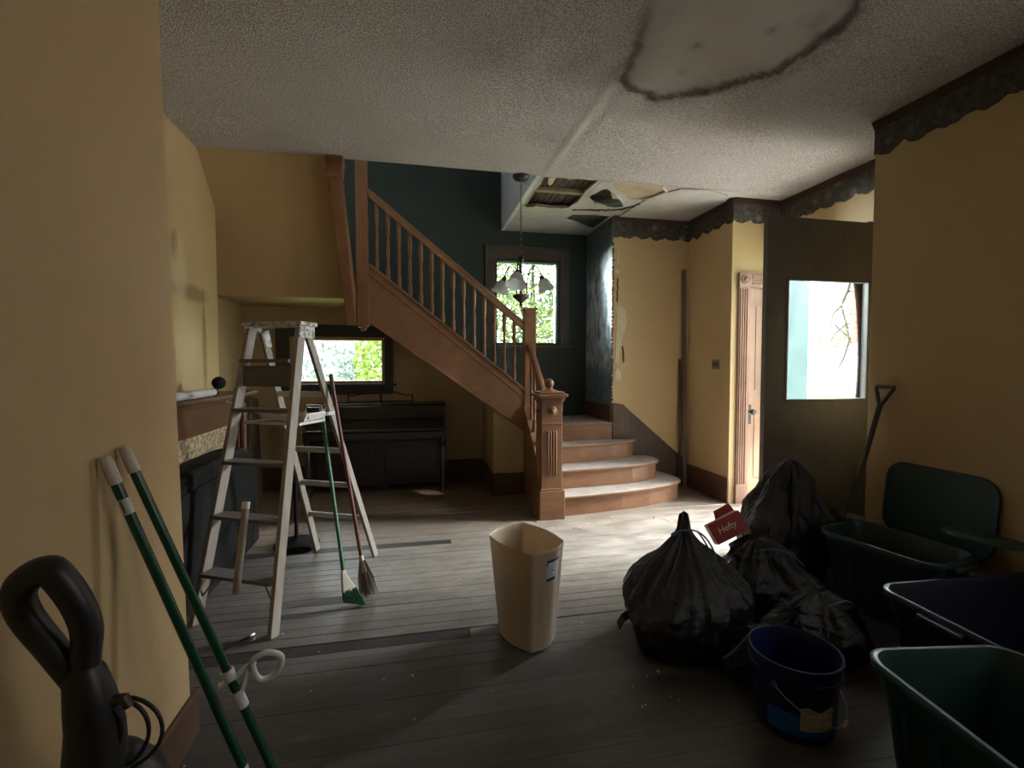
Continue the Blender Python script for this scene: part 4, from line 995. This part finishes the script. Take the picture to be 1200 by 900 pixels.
b.b.faces.new(ring); b.make('sticker_picture', 'white_print', stk)
can_patch('sticker_spot', .505, .53, .388, .398, 'black_print', stk, .003)

# ------------------------------------------------------------------ bin bags
def bag(name, label, c, rx, ry, h, seed, m='bag', neck=.14, neck_at=.8, lean=(0, 0), crumple=1., rot=0, flare=1.9, sub=1):
    r = thing(name, label, 'bin bag', c)
    b = B(); NU, NV = 120, 72
    def f(i, j):
        t = j / (NV - 1); a = 2 * pi * i / NU
        if t < .08: R = .80 * sqrt(t / .08) if t > 0 else .02; z = 0
        else:
            s = (t - .08) / .92; z = s
            if s < .35: R = .80 + .20 * sin(s / .35 * pi / 2)
            elif s < neck_at: q = (s - .35) / (neck_at - .35); R = neck + (1 - neck) * (.5 + .5 * cos(q * pi)) ** .85
            else: q = (s - neck_at) / (1 - neck_at); R = neck * (1 + (flare - 1) * q)
            if j == NV - 1: R *= .3
        ca, sa = cos(a), sin(a); s = z
        pl = s ** .8
        rid = 1 - abs(noise.noise(V((ca * 2.6, sa * 2.6, s * 1.2 + seed)))) * 2
        rid2 = 1 - abs(noise.noise(V((ca * 6.5, sa * 6.5, s * 2.0 + seed * 3)))) * 2
        lump = noise.noise(V((ca * 1.3, sa * 1.3, s * 2.2 + seed * 7)))
        fine = noise.noise(V((ca * 5, sa * 5, s * 9 + seed))) ; fine2 = noise.noise(V((ca * 12, sa * 12, s * 18 + seed)))
        k = 1 + crumple * (.24 * lump + (.07 + .10 * pl) * (rid - .55) + (.02 + .05 * pl) * (rid2 - .55) + .06 * fine + .028 * fine2)
        R *= max(.25, k)
        zz = z * h * (1 + .05 * crumple * lump)
        return V((c[0] + lean[0] * s ** 1.5 + R * rx * cos(a + rot), c[1] + lean[1] * s ** 1.5 + R * ry * sin(a + rot), c[2] + max(0, zz)))
    g = b.grid(f, NU, NV, True); b.b.faces.new(g[0][::-1]); b.b.faces.new(g[-1])
    b.make('bag_body', m, r, smooth=True); return r
b1 = bag('bin_bag', 'black bin bag with a blue drawstring, nearest the wastebasket', (1.34, 2.14, .004), .33, .27, .62, 3, 'bag', .10, .90, (.04, .08), 1.0, flare=.7)
def string(pts, parent, r=.0045, name='drawstring'): return B().tube(pts, r, 6).make(name, 'drawstring', parent, smooth=True)
tp = V((1.38, 2.22, .52))
string(bez(tp + V((-.04, -.03, .02)), tp + V((-.12, -.05, -.01)), tp + V((-.12, -.05, .035)), tp + V((-.02, -.05, .035))) , b1)
string(bez(tp + V((-.03, -.05, .03)), tp + V((.03, -.06, .05)), tp + V((.10, -.05, .0)), tp + V((.11, -.09, -.06))) + bez(tp + V((.11, -.09, -.06)), tp + V((.12, -.11, -.10)), tp + V((.08, -.17, -.14)), tp + V((.06, -.18, -.16)))[1:], b1)
string(bez(tp + V((.05, -.04, .02)), tp + V((.09, -.06, -.02)), tp + V((.10, -.11, -.10)), tp + V((.085, -.17, -.155))), b1)
b = B(); b.grid(lambda i, j: V((1.055 - .03 * i, 2.12 + .012 * j - .01 * i, .13 + .03 * sin(i * 1.2) + .008 * j)), 4, 4); b.make('torn_flap', 'bag', b1)
b2 = bag('bin_bag', 'tall dusty black bin bag standing against the open front door', (2.48, 2.76, .004), .32, .25, .74, 11, 'bag_grey', .50, .86, (.04, .0), 1.2, flare=.25)
b3 = bag('bin_bag', 'slumped black bin bag in the middle of the heap, under the red box', (1.98, 2.33, .004), .31, .24, .40, 17, 'bag', .55, .82, (-.03, .03), 1.3, flare=.3)
b4 = bag('bin_bag', 'flat black bin bag heaped behind the blue bucket', (1.92, 1.90, .004), .27, .19, .30, 23, 'bag', .55, .82, (.0, .0), 1.4, flare=.3)
string(bez((1.86, 1.80, .29), (1.93, 1.76, .33), (2.0, 1.85, .30), (2.10, 1.84, .22)), b4, .004)
string(bez((1.83, 2.24, .38), (1.88, 2.16, .43), (1.95, 2.14, .42), (2.03, 2.12, .33)), b3, .004)
b5 = bag('bin_bag', 'small dark blue bin bag tucked between the large black bag and the bucket', (1.50, 1.80, .004), .15, .09, .24, 31, 'bag_blue', .3, .75, (.0, -.02), 1.2, flare=1.6)
string(bez((1.26, 1.72, .17), (1.30, 1.71, .19), (1.37, 1.74, .22), (1.42, 1.76, .235)), b5, .006)

# red carton with lettering
rc = thing('red_box', 'torn red cardboard box with white lettering on top of the bin bags', 'box', (1.86, 2.46, .42))
MR = Matrix.Translation((1.81, 2.45, .43)) @ Matrix.Rotation(radians(-8), 4, 'Z') @ Matrix.Rotation(radians(-25), 4, 'Y') @ Matrix.Rotation(radians(-20), 4, 'X') @ Matrix.Scale(.8, 4)
B().box(-.13, .13, -.045, .045, -.06, .09, MR).make('carton', 'red_card', rc, bevel=.004)
B().prism([(-.045, .09), (.13, .09), (.128, .135), (-.02, .13)], .03, .033, 1).b.free()
b = B(); P = [MR @ V(p) for p in ((-.03, .0445, .09), (.13, .0445, .09), (.125, .06, .15), (-.01, .055, .145))]; P2 = [p + V((0, .003, 0)) for p in P]
v = [b.b.verts.new(p) for p in P + P2]
for f in ((0, 1, 2, 3), (7, 6, 5, 4), (0, 4, 5, 1), (1, 5, 6, 2), (2, 6, 7, 3), (3, 7, 4, 0)): b.b.faces.new([v[i] for i in f])
b.make('carton_flap', 'red_card', rc)
def text(body, size, M, m, parent, name='lettering'):
    cu = bpy.data.curves.new(name, 'FONT'); cu.body = body; cu.size = size; cu.extrude = .0006; cu.align_x = 'CENTER'; cu.align_y = 'CENTER'; cu.shear = .15
    o = bpy.data.objects.new(name, cu); COL.objects.link(o); dg = bpy.context.evaluated_depsgraph_get(); me = bpy.data.meshes.new_from_object(o.evaluated_get(dg))
    bpy.data.objects.remove(o); bpy.data.curves.remove(cu); me.transform(M); me.materials.clear(); me.materials.append(MT[m])
    o = bpy.data.objects.new(name, me); COL.objects.link(o); adopt(o, parent); return o
text('Hefty', .066, MR @ Matrix.Translation((-.01, -.0462, .02)) @ Matrix.Rotation(pi / 2, 4, 'X'), 'white_print', rc)
B().ball((2.02, 2.43, .40), .10, (1.3, .7, .7), 3).b.free()

# ------------------------------------------------------------------ blue bucket
bx, by = 1.455, 1.555
bk = thing('bucket', 'dark blue plastic bucket with worn label and wire bail, beside the totes', 'bucket', (bx, by, 0))
B().lathe([(.001, .006), (.128, .0), (.132, .006), (.148, .215), (.156, .216), (.156, .222), (.150, .224), (.151, .262), (.158, .264), (.158, .272), (.150, .273), (.145, .255), (.128, .02), (.001, .016)], (bx, by, 0), 40, Matrix.Diagonal((1.04, 1.04, 1.07, 1))).make('pail', 'bucket', bk, smooth=True)
pail = bk.children[-1]
def bk_patch(name, a0, a1, z0, z1, m, parent, off, n=14, top=None):
    b = B()
    def f(i, j):
        a = radians(a0 + (a1 - a0) * i / n); u = i / n; zt = z1 + (top(u) if top else 0); z = z0 + (zt - z0) * j / 3
        R = (.132 + (.148 - .132) * (z - .006) / .209) * 1.04 + off; return V((bx + R * cos(a), by + R * sin(a), z))
    b.grid(f, n + 1, 4); return b.make(name, m, parent, smooth=True)
bp = bk_patch('printed_panel', 192, 318, .035, .118, 'bucket_blue', pail, .0015)
lb = bk_patch('paper_label', 236, 283, .062, .148, 'label', pail, .003, top=lambda u: .008 * sin(u * 9))
bk_patch('label_print', 250, 282, .085, .098, 'label_light', lb, .004, top=lambda u: .002 * sin(u * 20)); bk_patch('label_print', 242, 276, .118, .130, 'label_light', lb, .004, top=lambda u: .003 * sin(u * 25))
Ma = radians(205); e1 = V((bx + .168 * cos(Ma), by + .168 * sin(Ma), .215)); e2 = V((bx + .168 * cos(Ma + pi), by + .168 * sin(Ma + pi), .215))
for e in (e1, e2): B().ball(e, .011, (1, 1, 1.2), 2).make('bail_ear', 'bucket_blue', bk, smooth=True)
dn = V((cos(Ma + pi / 2), sin(Ma + pi / 2), 0)); pts = []
for k in range(25):
    t = pi * k / 24; c = V((bx, by, .215)); pts.append(c + (e1 - c) * cos(t) * 1.02 + dn * (.176 * sin(t)) + V((0, 0, -.125 * sin(t))))
B().tube(pts, .0022, 6).make('bail', 'steel', bk, smooth=True)
B().tube(pts[11:14], .007, 10).make('bail_grip', 'label_light', bk, smooth=True)

# ------------------------------------------------------------------ storage totes
def tote(name, label, c, wd, dp, h, rot, m, tilt=0):
    r = thing(name, label, 'storage tote', (c[0], c[1], 0)); M = Matrix.Translation(V((c[0], c[1], c[2]))) @ Matrix.Rotation(radians(rot), 4, 'Z') @ Matrix.Rotation(radians(tilt), 4, 'X')
    b = B(); rings = []
    def ring(dw, z): return [b.b.verts.new(M @ V((x, yy, z))) for x, yy in rrect(wd + dw, dp + dw, .09, 6)]
    for dw, z in ((-.13, .004), (-.115, 0), (-.10, .01), (-.045, h * .72), (-.03, h * .74), (-.012, h - .035), (-.004, h - .033), (.016, h - .028), (.020, h - .004), (.014, h), (-.012, h), (-.02, h - .012), (-.05, h * .72), (-.125, .02), (-.16, .012)): rings.append(ring(dw, z))
    n = len(rings[0])
    for a_, b_ in zip(rings, rings[1:]):
        for k in range(n): b.b.faces.new((a_[k], a_[(k + 1) % n], b_[(k + 1) % n], b_[k]))
    b.b.faces.new(rings[0][::-1]); b.b.faces.new(rings[-1]); body = b.make('tub', m, r, smooth=True)
    for s in (-1, 1):
        b = B(); b.box(s * (wd / 2 - .012), s * (wd / 2 + .035), -.09, .09, h - .045, h - .02, M); b.make('handle', m, r, bevel=.008)
    for s in (-1, 1):                              # stiffening ribs on the long sides
        for x in (-.22, -.11, 0, .11, .22):
            if abs(x) < wd / 2 - .1:
                b = B(); P = [V((x - .012, s * (dp / 2 - .052), .05)), V((x + .012, s * (dp / 2 - .052), .05)), V((x + .012, s * (dp / 2 - .022), h * .70)), V((x - .012, s * (dp / 2 - .022), h * .70))]
                Q = [p + V((0, s * .006, 0)) for p in P]; v = [b.b.verts.new(M @ p) for p in P + Q]
                for f in ((0, 1, 2, 3), (7, 6, 5, 4), (0, 4, 5, 1), (1, 5, 6, 2), (2, 6, 7, 3), (3, 7, 4, 0)): b.b.faces.new([v[i] for i in f])
                b.make('rib', m, body)
    return r
tote('storage_tote', 'green storage tote nearest the viewer, right of the blue bucket', (1.74, .93, .002), .75, .54, .40, 81, 'tote_green')
tote('storage_tote', 'long navy storage tote standing behind the green one at the right edge', (2.53, 1.45, .002), .90, .60, .38, -3, 'tote_navy')
tote('storage_tote', 'dull green storage tote below the lid that leans on the yellow wall', (2.62, 2.13, .002), .60, .40, .42, 100, 'tote_olive')
# lids
def lid(name, label, M, wd, dp, m, loc):
    r = thing(name, label, 'tote lid', loc); b = B()
    outs = [(0, -.0), (.0, .018), (-.012, .024), (-.05, .024), (-.062, .016), (-.10, .016), (-.11, .022)]
    rings = [[b.b.verts.new(M @ V((x, yy, z))) for x, yy in rrect(wd + d, dp + d, .11, 7)] for d, z in outs]
    n = len(rings[0])
    for a_, b_ in zip(rings, rings[1:]):
        for k in range(n): b.b.faces.new((a_[k], a_[(k + 1) % n], b_[(k + 1) % n], b_[k]))
    b.b.faces.new(rings[0][::-1]); b.b.faces.new(rings[-1]); b.make('lid_panel', m, r, smooth=True)
    return r
lid('tote_lid', 'teal-green tote lid leaning upright on the yellow wall', Matrix.Translation((3.055, 2.24, .55)) @ Matrix.Rotation(radians(90), 4, 'Z') @ Matrix.Rotation(radians(-84), 4, 'X') @ Matrix.Rotation(radians(180), 4, 'Y'), .62, .46, 'lid_green', (3.05, 2.24, .33))
lid('tote_lid', 'dark green tote lid lying aslant at the right edge behind the navy tote', Matrix.Translation((2.87, 1.85, .50)) @ Matrix.Rotation(radians(8), 4, 'Z') @ Matrix.Rotation(radians(10), 4, 'Y'), .36, .30, 'tote_green', (2.9, 1.86, .44))

# ------------------------------------------------------------------ shovel, boards
sv2 = thing('shovel', 'grey D-handled shovel leaning on the right wall behind the totes', 'shovel', (2.72, 2.82, 0))
p, q = V((2.90, 2.68, .35)), V((3.02, 2.565, 1.15))
B().tube([p, q], .017, 10).make('shaft', 'shovel_wood', sv2, smooth=True)
d = (q - p).normalized(); sd = V((.1, -1, 0)).normalized(); b = B()
b.tube([q - d * .02, q + d * .02 + sd * .02, q + d * .10 + sd * .055, q + d * .115 + sd * .05], .012, 8); b.tube([q - d * .02, q + d * .02 - sd * .02, q + d * .10 - sd * .055, q + d * .115 - sd * .05], .012, 8); b.tube([q + d * .11 - sd * .058, q + d * .11 + sd * .058], .013, 8)
b.make('d_grip', 'shovel_wood', sv2, smooth=True)
b = B(); b.grid(lambda i, j: p + d * (.05 - .37 * j / 6) + sd * ((i - 3) / 3 * .115) + V((-.012 * (1 - ((i - 3) / 3) ** 2), 0, 0)), 7, 7)
bl = b.make('blade', 'grey_metal', sv2, smooth=True); md = bl.modifiers.new('s', 'SOLIDIFY'); md.thickness = .004
bd = B().beam((3.045, 4.90, .003), (3.03, 4.945, 2.49), .05, .02, (0, 1, 0)).make('wood_strip', 'board_grey', None, bevel=.003); bd['label'] = 'tall grey-brown wood strip standing in the corner left of the switch plate'; bd['category'] = 'board'
bd = B().beam((2.985, 4.90, .003), (2.992, 4.945, 1.47), .022, .02, (0, 1, 0)).make('wood_strip', 'dark_oak', None, bevel=.003); bd['label'] = 'short dark wood strip standing left of the tall one in the corner'; bd['category'] = 'board'

# ------------------------------------------------------------------ green poles on the near left wall
def gpole(label, top, foot, band):
    top, foot = V(top), V(foot); d = (foot - top).normalized(); r = thing('tool_pole', label, 'pole', foot)
    B().tube([top, top + d * .004, top + d * .02, top + d * .075, top + d * .08], [.008, .0125, .0155, .0165, .0155], 14).make('end_grip', 'grip_cream', r, smooth=True)
    pl = B().tube([top + d * .075, foot], .0135, 14).make('pole', 'pole_green', r, smooth=True)
    for a, l, m in band: B().tube([top + d * a, top + d * (a + l)], .0139, 14).make('band', m, pl, smooth=True)
    return r, top, d
g1, t1, d1 = gpole('glossy green pole with a paper label band, the left of the two', (-.812, 1.45, 1.157), (-.50, 1.60, .004), [(.125, .045, 'label_light'), (1.06, .014, 'white_print')])
B().tube([t1 + d1 * .128 + V((.0, -.0145, 0)), t1 + d1 * .165 + V((.0, -.0145, 0))], .002, 6).make('band', 'navy_print', g1)
g2, t2, d2 = gpole('glossy green pole with a white D-shaped hand grip, the right of the two', (-.812, 1.535, 1.17), (-.455, 1.66, .004), [])
c2 = t2 + d2 * .80
B().tube([c2 - d2 * .03, c2 + d2 * .005], .019, 14).make('collar', 'white_plastic', g2, smooth=True)
B().tube([c2 + d2 * .05, c2 + d2 * .11], .018, 14).make('collar', 'white_plastic', g2, smooth=True)
ex = V((.95, .15, .18)).normalized(); b = B()
a0 = c2 + d2 * .01; a1 = c2 + d2 * .06; up = V((-.15, 0, 1))
b.tube(bez(a0 + V((0, 0, 0)), a0 + ex * .03 + up * .005, a0 + ex * .03 + up * .03, a0 + ex * .075 + up * .03, 8), .008, 8); b.tube(bez(a1, a1 + ex * .02, a1 + ex * .02 + up * .03, a0 + ex * .05 + up * .02, 8), .009, 8)
b.tube([a0 - ex * .035 - up * .004, a0 - ex * .01], .009, 8)
o = a0 + ex * .075 + up * .005; loop = [(-.008, .034), (.022, .050), (.052, .042), (.074, .014), (.062, -.026), (.032, -.050), (.004, -.046), (-.008, -.02)]
lp = []
for k in range(33):
    t = 8 * k / 32; i = int(t) % 8; f_ = t - int(t); P = [V(loop[(i + j) % 8]) for j in (-1, 0, 1, 2)]
    v = .5 * ((2 * P[1]) + (-P[0] + P[2]) * f_ + (2 * P[0] - 5 * P[1] + 4 * P[2] - P[3]) * f_ ** 2 + (-P[0] + 3 * P[1] - 3 * P[2] + P[3]) * f_ ** 3)
    lp.append(o + ex * v.x + V((-.1, -.25, 1)).normalized() * v.y)
b.tube(lp, .0105, 8, False)
b.make('hand_grip', 'white_plastic', g2, smooth=True)

# ------------------------------------------------------------------ upright vacuum cleaner
vc = thing('vacuum_cleaner', 'black upright vacuum cleaner with looped handle and wrapped cord by the left wall', 'vacuum cleaner', (-.62, 1.08, 0))
def vp(x, y, Y): # point on the vertical plane Y=const that the handle stands in
    r = V((cos(radians(11.7)), -sin(radians(11.7)), 0)) * ((x - 600) / 555) + V((sin(radians(11.7)) * cos(radians(2.27)), cos(radians(11.7)) * cos(radians(2.27)), -sin(radians(2.27)))) + V((sin(radians(11.7)) * sin(radians(2.27)), cos(radians(11.7)) * sin(radians(2.27)), cos(radians(2.27)))) * ((450 - y) / 555)
    return V((0, 0, 1.4)) + r * (Y / r.y)
HY = 1.09
LP = [(-.793, HY, .735), (-.822, HY, .84), (-.855, HY, .93)] 
pts = [vp(*p) for p in ((92, 800, HY), (62, 762, HY), (33, 726, HY), (22, 700, HY - .01), (30, 680, HY - .015), (54, 668, HY - .02), (68, 676, HY - .02), (90, 706, HY - .01), (102, 738, HY), (100, 775, HY), (104, 805, HY))]
cat = []
for i in range(len(pts) - 1):
    P = [pts[max(0, i - 1)], pts[i], pts[i + 1], pts[min(len(pts) - 1, i + 2)]]
    for k in range(5):
        t = k / 5; cat.append(.5 * ((2 * P[1]) + (-P[0] + P[2]) * t + (2 * P[0] - 5 * P[1] + 4 * P[2] - P[3]) * t ** 2 + (-P[0] + 3 * P[1] - 3 * P[2] + P[3]) * t ** 3))
cat.append(pts[-1])
b = B(); b.tube(cat, [.024 + .004 * sin(i * pi / len(cat)) for i in range(len(cat))], 12); b.make('handle', 'black_plastic', vc, smooth=True)
n0, n1, n2 = vp(99, 790, HY), vp(112, 850, HY + .01), vp(112, 930, HY + .02)
B().tube([n0 + V((0, 0, .02)), n0, n0.lerp(n1, .5), n1, n2], [.026, .036, .044, .05, .06], 14).make('neck', 'black_plastic', vc, smooth=True)
bc = V((n1.x + .005, HY + .04, 0))
B().lathe([(.09, .10), (.13, .16), (.14, .34), (.125, .46), (.10, .53), (.06, .575), (.03, .59)], (bc.x, bc.y, 0), 24, Matrix.Diagonal((.95, .8, 1, 1))).make('dust_canister', 'black_plastic', vc, smooth=True)
b = B(); b.prism(rrect(.30, .30, .06, 5), 0, .10); bmesh.ops.translate(b.b, verts=b.b.verts[:], vec=(bc.x + .0, bc.y - .05, .004)); b.make('floor_head', 'black_plastic', vc, bevel=.02)
for s in (-1, 1): b = B(); b.tube([(bc.x + s * .155 - .012, bc.y + .06, .05), (bc.x + s * .155 + .012, bc.y + .06, .05)], .046, 16); b.make('wheel', 'black_plastic', vc, smooth=True)
hk = vp(118, 822, HY + .01)
B().tube([hk - V((.03, 0, 0)), hk, hk + V((.05, -.01, .006)), hk + V((.055, -.01, -.012))], [.012, .012, .011, .009], 10).make('cord_hook', 'bronze', vc, smooth=True)
for k in (0, 2, 3):
    q = hk + V((.012 + .009 * k, -.012 + .006 * k, .0)); bt = vp(118 + 8 * k, 905, HY + .01)
    bow = V((.035 + .018 * k, 0, 0))
    B().tube(bez(q, q + V((.03, -.005, -.01)) + bow * .6, bt + bow * 1.3 + V((0, 0, .03)), bt, 12) , .0042, 8).make('cord', 'black_plastic', vc, smooth=True)

# ------------------------------------------------------------------ debris on the floor
def chip(name, label, c, s, m, seed, cat_='debris', group=None):
    rnd = random.Random(seed); b = B(); n = 6
    pts = [(c[0] + s * (.6 + .5 * rnd.random()) * cos(2 * pi * k / n) * rnd.uniform(.6, 1.3), c[1] + s * (.6 + .5 * rnd.random()) * sin(2 * pi * k / n)) for k in range(n)]
    b.prism(pts, c[2], c[2] + s * .5); o = b.make(name, m, None); o['label'] = label; o['category'] = cat_
    if group: o['group'] = group
cc = thing('cable_end', 'short black cable with bright plug lying on the floor before the stepladder', 'cable', (-.86, 2.52, .008))
B().tube(bez((-.95, 2.50, .010), (-.91, 2.49, .010), (-.87, 2.52, .03), (-.83, 2.60, .012)), .006, 8).make('cable', 'black_plastic', cc, smooth=True)
B().tube([(-.835, 2.59, .014), (-.82, 2.615, .014)], .009, 8).make('plug', 'steel', cc, smooth=True)
rnd = random.Random(4)
for k in range(9):
    chip('plaster_chip', 'white plaster crumb scattered on the dark floor in front of the black bags', (1.0 + rnd.uniform(-.13, .1), 1.86 + rnd.uniform(-.14, .12), .0), rnd.uniform(.003, .007), 'cream', k, 'debris', 'plaster crumbs before the bags')
for k in range(26):
    chip('plaster_chip', 'small plaster crumb near the foot of the newel post', (rnd.uniform(.55, 2.3), rnd.uniform(3.78, 4.05), .003), rnd.uniform(.005, .013), 'cream' if k % 3 else 'torn_edge', 40 + k, 'debris', 'plaster crumbs by the steps')
for k in range(18):
    chip('plaster_chip', 'tiny plaster crumb on the boards around the stepladder and wastebasket', (rnd.uniform(-.9, .9), rnd.uniform(1.7, 3.4), .003), rnd.uniform(.004, .008), 'cream', 80 + k, 'debris', 'plaster crumbs on the open floor')

# ------------------------------------------------------------------ outdoors
gr = B().box(-30, 60, 6.0, 60, -.75, -.7).box(3.9, 60, -20, 6.0, -.75, -.7).make('ground', 'grass', None); struct(gr, 'sunny lawn outside the house', 'ground')
po = B().box(3.87, 7.6, 2.0, 6.2, -.2, -.05).make('porch_floor', 'concrete'); struct(po, 'pale porch floor outside the front door', 'floor')
wk = B().box(7.6, 30, 2.5, 12, -.70, -.66).make('driveway', 'concrete'); struct(wk, 'pale drive beyond the porch', 'ground')
# brick porch pillar: red brick above, stone below
bp = thing('porch_pillar', 'red brick porch pillar on a grey stone base, through the front door glass', 'pillar', (5.9, 5.2, -.05))
X0, X1, Y0, Y1 = 5.62, 6.15, 4.55, 5.20
B().box(X0 + .012, X1 - .012, Y0 + .012, Y1 - .012, -.05, 2.9).make('core', 'mortar', bp)
bm_ = unit_mesh('brick', 'brick', .04); sm_ = unit_mesh('stone', 'stone', .12)
z = 1.70; row = 0
while z < 2.85:
    n = 3; L = (Y1 - Y0) / n; off = L / 2 if row % 2 else 0
    yy = Y0
    cuts = [Y0] + [Y0 + off + k * L for k in range(0 if off else 1, n + (1 if off else 0)) if Y0 + off + k * L < Y1 - .02] + [Y1]
    for a, c in zip(cuts, cuts[1:]): piece('brick', bm_, bp, (X0 + .05, (a + c) / 2, z + .033), (.11, c - a - .012, .066))
    for k in range(2): piece('brick', bm_, bp, (X0 + .11 + .10 + k * .21, Y1 - .05, z + .033), (.198, .11, .066))
    z += .078; row += 1
z = -.05; row = 0
while z < 1.62:
    hh = .15 + .05 * ((row * 7) % 3) / 2; ys_ = [Y0, Y0 + .2 + .06 * (row % 3), Y0 + .42 - .04 * (row % 2), Y1]
    for a, c in zip(ys_, ys_[1:]): piece('stone', sm_, bp, (X0 + .045, (a + c) / 2, z + hh / 2), (.14, c - a - .015, hh - .015))
    piece('stone', sm_, bp, (X0 + .32, Y1 - .05, z + hh / 2), (.40, .13, hh - .015))
    z += hh; row += 1
struct(B().box(3.87, 7.4, 2.2, 6.4, 2.92, 3.05).make('porch_roof', 'siding'), 'white porch ceiling', 'roof') if False else None
def leaf_mass(b, c, r, n, size, seed, droop=0):
    rn = random.Random(seed)
    for _ in range(n):
        while True:
            p = V((rn.uniform(-1, 1), rn.uniform(-1, 1), rn.uniform(-1, 1)))
            if .45 < p.length < 1: break
        q = V((c[0] + p.x * r[0], c[1] + p.y * r[1], c[2] + p.z * r[2]))
        u = V((rn.uniform(-1, 1), rn.uniform(-1, 1), rn.uniform(-1, .6))).normalized(); v_ = u.orthogonal().normalized() * .45; s = size * rn.uniform(.6, 1.3)
        b.b.faces.new([b.b.verts.new(q + x) for x in (-u * s, v_ * s, u * s, -v_ * s)])
def tree(name, label, base, masses, lm_, size, n, seed, cat_='tree', trunk=True):
    r = thing(name, label, cat_, base); b = B()
    for i, (c, rr) in enumerate(masses): leaf_mass(b, c, rr, n, size, seed + i)
    b.make('foliage', lm_, r, kind='stuff')
    if trunk:
        t = B(); top = V(masses[0][0]); t.tube([V(base), V(base).lerp(top, .5) + V((.1, 0, 0)), top], [.14, .11, .05], 8)
        for i, (c, rr) in enumerate(masses[1:]): t.tube([V(base).lerp(top, .55), V(c)], [.06, .02], 6)
        t.make('trunk', 'bark', r, smooth=True)
    return r
tree('lime_bush', 'yellow-green bush filling the right half of the low window', (-.45, 9.2, -.7), [((-.35, 9.2, 1.2), (.75, .8, 1.4)), ((.2, 9.6, 1.6), (.8, .8, 1.3))], 'leaf_lime', .085, 1500, 1, 'bush')
tree('pale_bush', 'pale grey-green bush in the left part of the low window', (-2.0, 11.5, -.7), [((-1.9, 11.2, .7), (1.0, .8, 1.3)), ((-1.1, 11.6, 1.0), (.7, .8, 1.2))], 'leaf_pale', .08, 800, 5, 'bush')
hs = thing('neighbour_house', 'bright white house wall beyond the low window', 'house', (-3.5, 15, -.7))
B().box(-8, 1.5, 15, 19, -.7, 3.4).make('wall', 'house_paint', hs)
b = B().prism([(-8.3, 3.4), (1.8, 3.4), (-3.2, 6)], 14.8, 19.2, 1).make('roof', 'stone', hs)
tree('green_tree', 'green leafy tree filling the landing window', (2.6, 10.5, -.7), [((2.6, 10.3, 3.2), (1.1, .9, 1.5)), ((1.9, 10.0, 2.2), (1.0, .8, 1.1)), ((3.2, 10.6, 2.0), (.9, .8, 1.2)), ((2.6, 10.2, 4.6), (1.0, .8, .9))], 'leaf_green', .085, 1300, 9)
tree('street_tree', 'sparse tree with dark branches beyond the porch, through the front door glass', (10.8, 9.4, -.7), [((10.8, 9.4, 3.4), (1.2, 1.5, 1.0)), ((10.2, 9.9, 2.4), (.9, 1.2, .8)), ((11.2, 8.6, 2.5), (.9, 1.0, .9))], 'leaf_green', .07, 330, 15)
pbm = struct(B().box(5.95, 6.10, 4.5, 9.0, 2.9, 3.05).make('trim_10', 'siding', bevel=.005), 'white porch eave beam on the brick pillar outside', 'trim')
vn = thing('hanging_vine', 'dark bare vine hanging from the porch eave, through the front door glass', 'vine', (6.0, 5.7, 2.9))
VP = [(6.02, 5.62, 2.9), (6.02, 5.60, 2.6), (6.0, 5.62, 2.45), (6.0, 5.72, 2.25), (6.03, 5.66, 1.98), (6.0, 5.58, 1.75), (6.0, 5.66, 1.5), (6.0, 5.78, 1.3)]
B().tube(VP, [.022, .02, .02, .018, .018, .02, .016, .008], 6).make('stem', 'bark', vn, smooth=True)
for q0, q1, q2 in ((2, (6.05, 5.50, 2.40), (6.05, 5.40, 2.2)), (3, (6.0, 5.85, 2.15), (6.0, 5.92, 1.9)), (4, (6.0, 5.82, 1.85), (6.0, 5.98, 1.62)), (5, (6.0, 5.48, 1.62), (6.0, 5.42, 1.45)), (4, (6.0, 5.54, 1.98), (6.0, 5.42, 2.05))):
    B().tube([VP[q0], q1, q2], [.014, .011, .005], 5).make('twig', 'bark', vn, smooth=True)
b = B()
for k, (p, rr) in enumerate((((6.0, 5.6, 2.3), (.15, .25, .3)), ((6.0, 5.85, 1.9), (.15, .25, .25)))): leaf_mass(b, p, rr, 60, .035, 60 + k)
b.make('leaves', 'leaf_green', vn, kind='stuff')
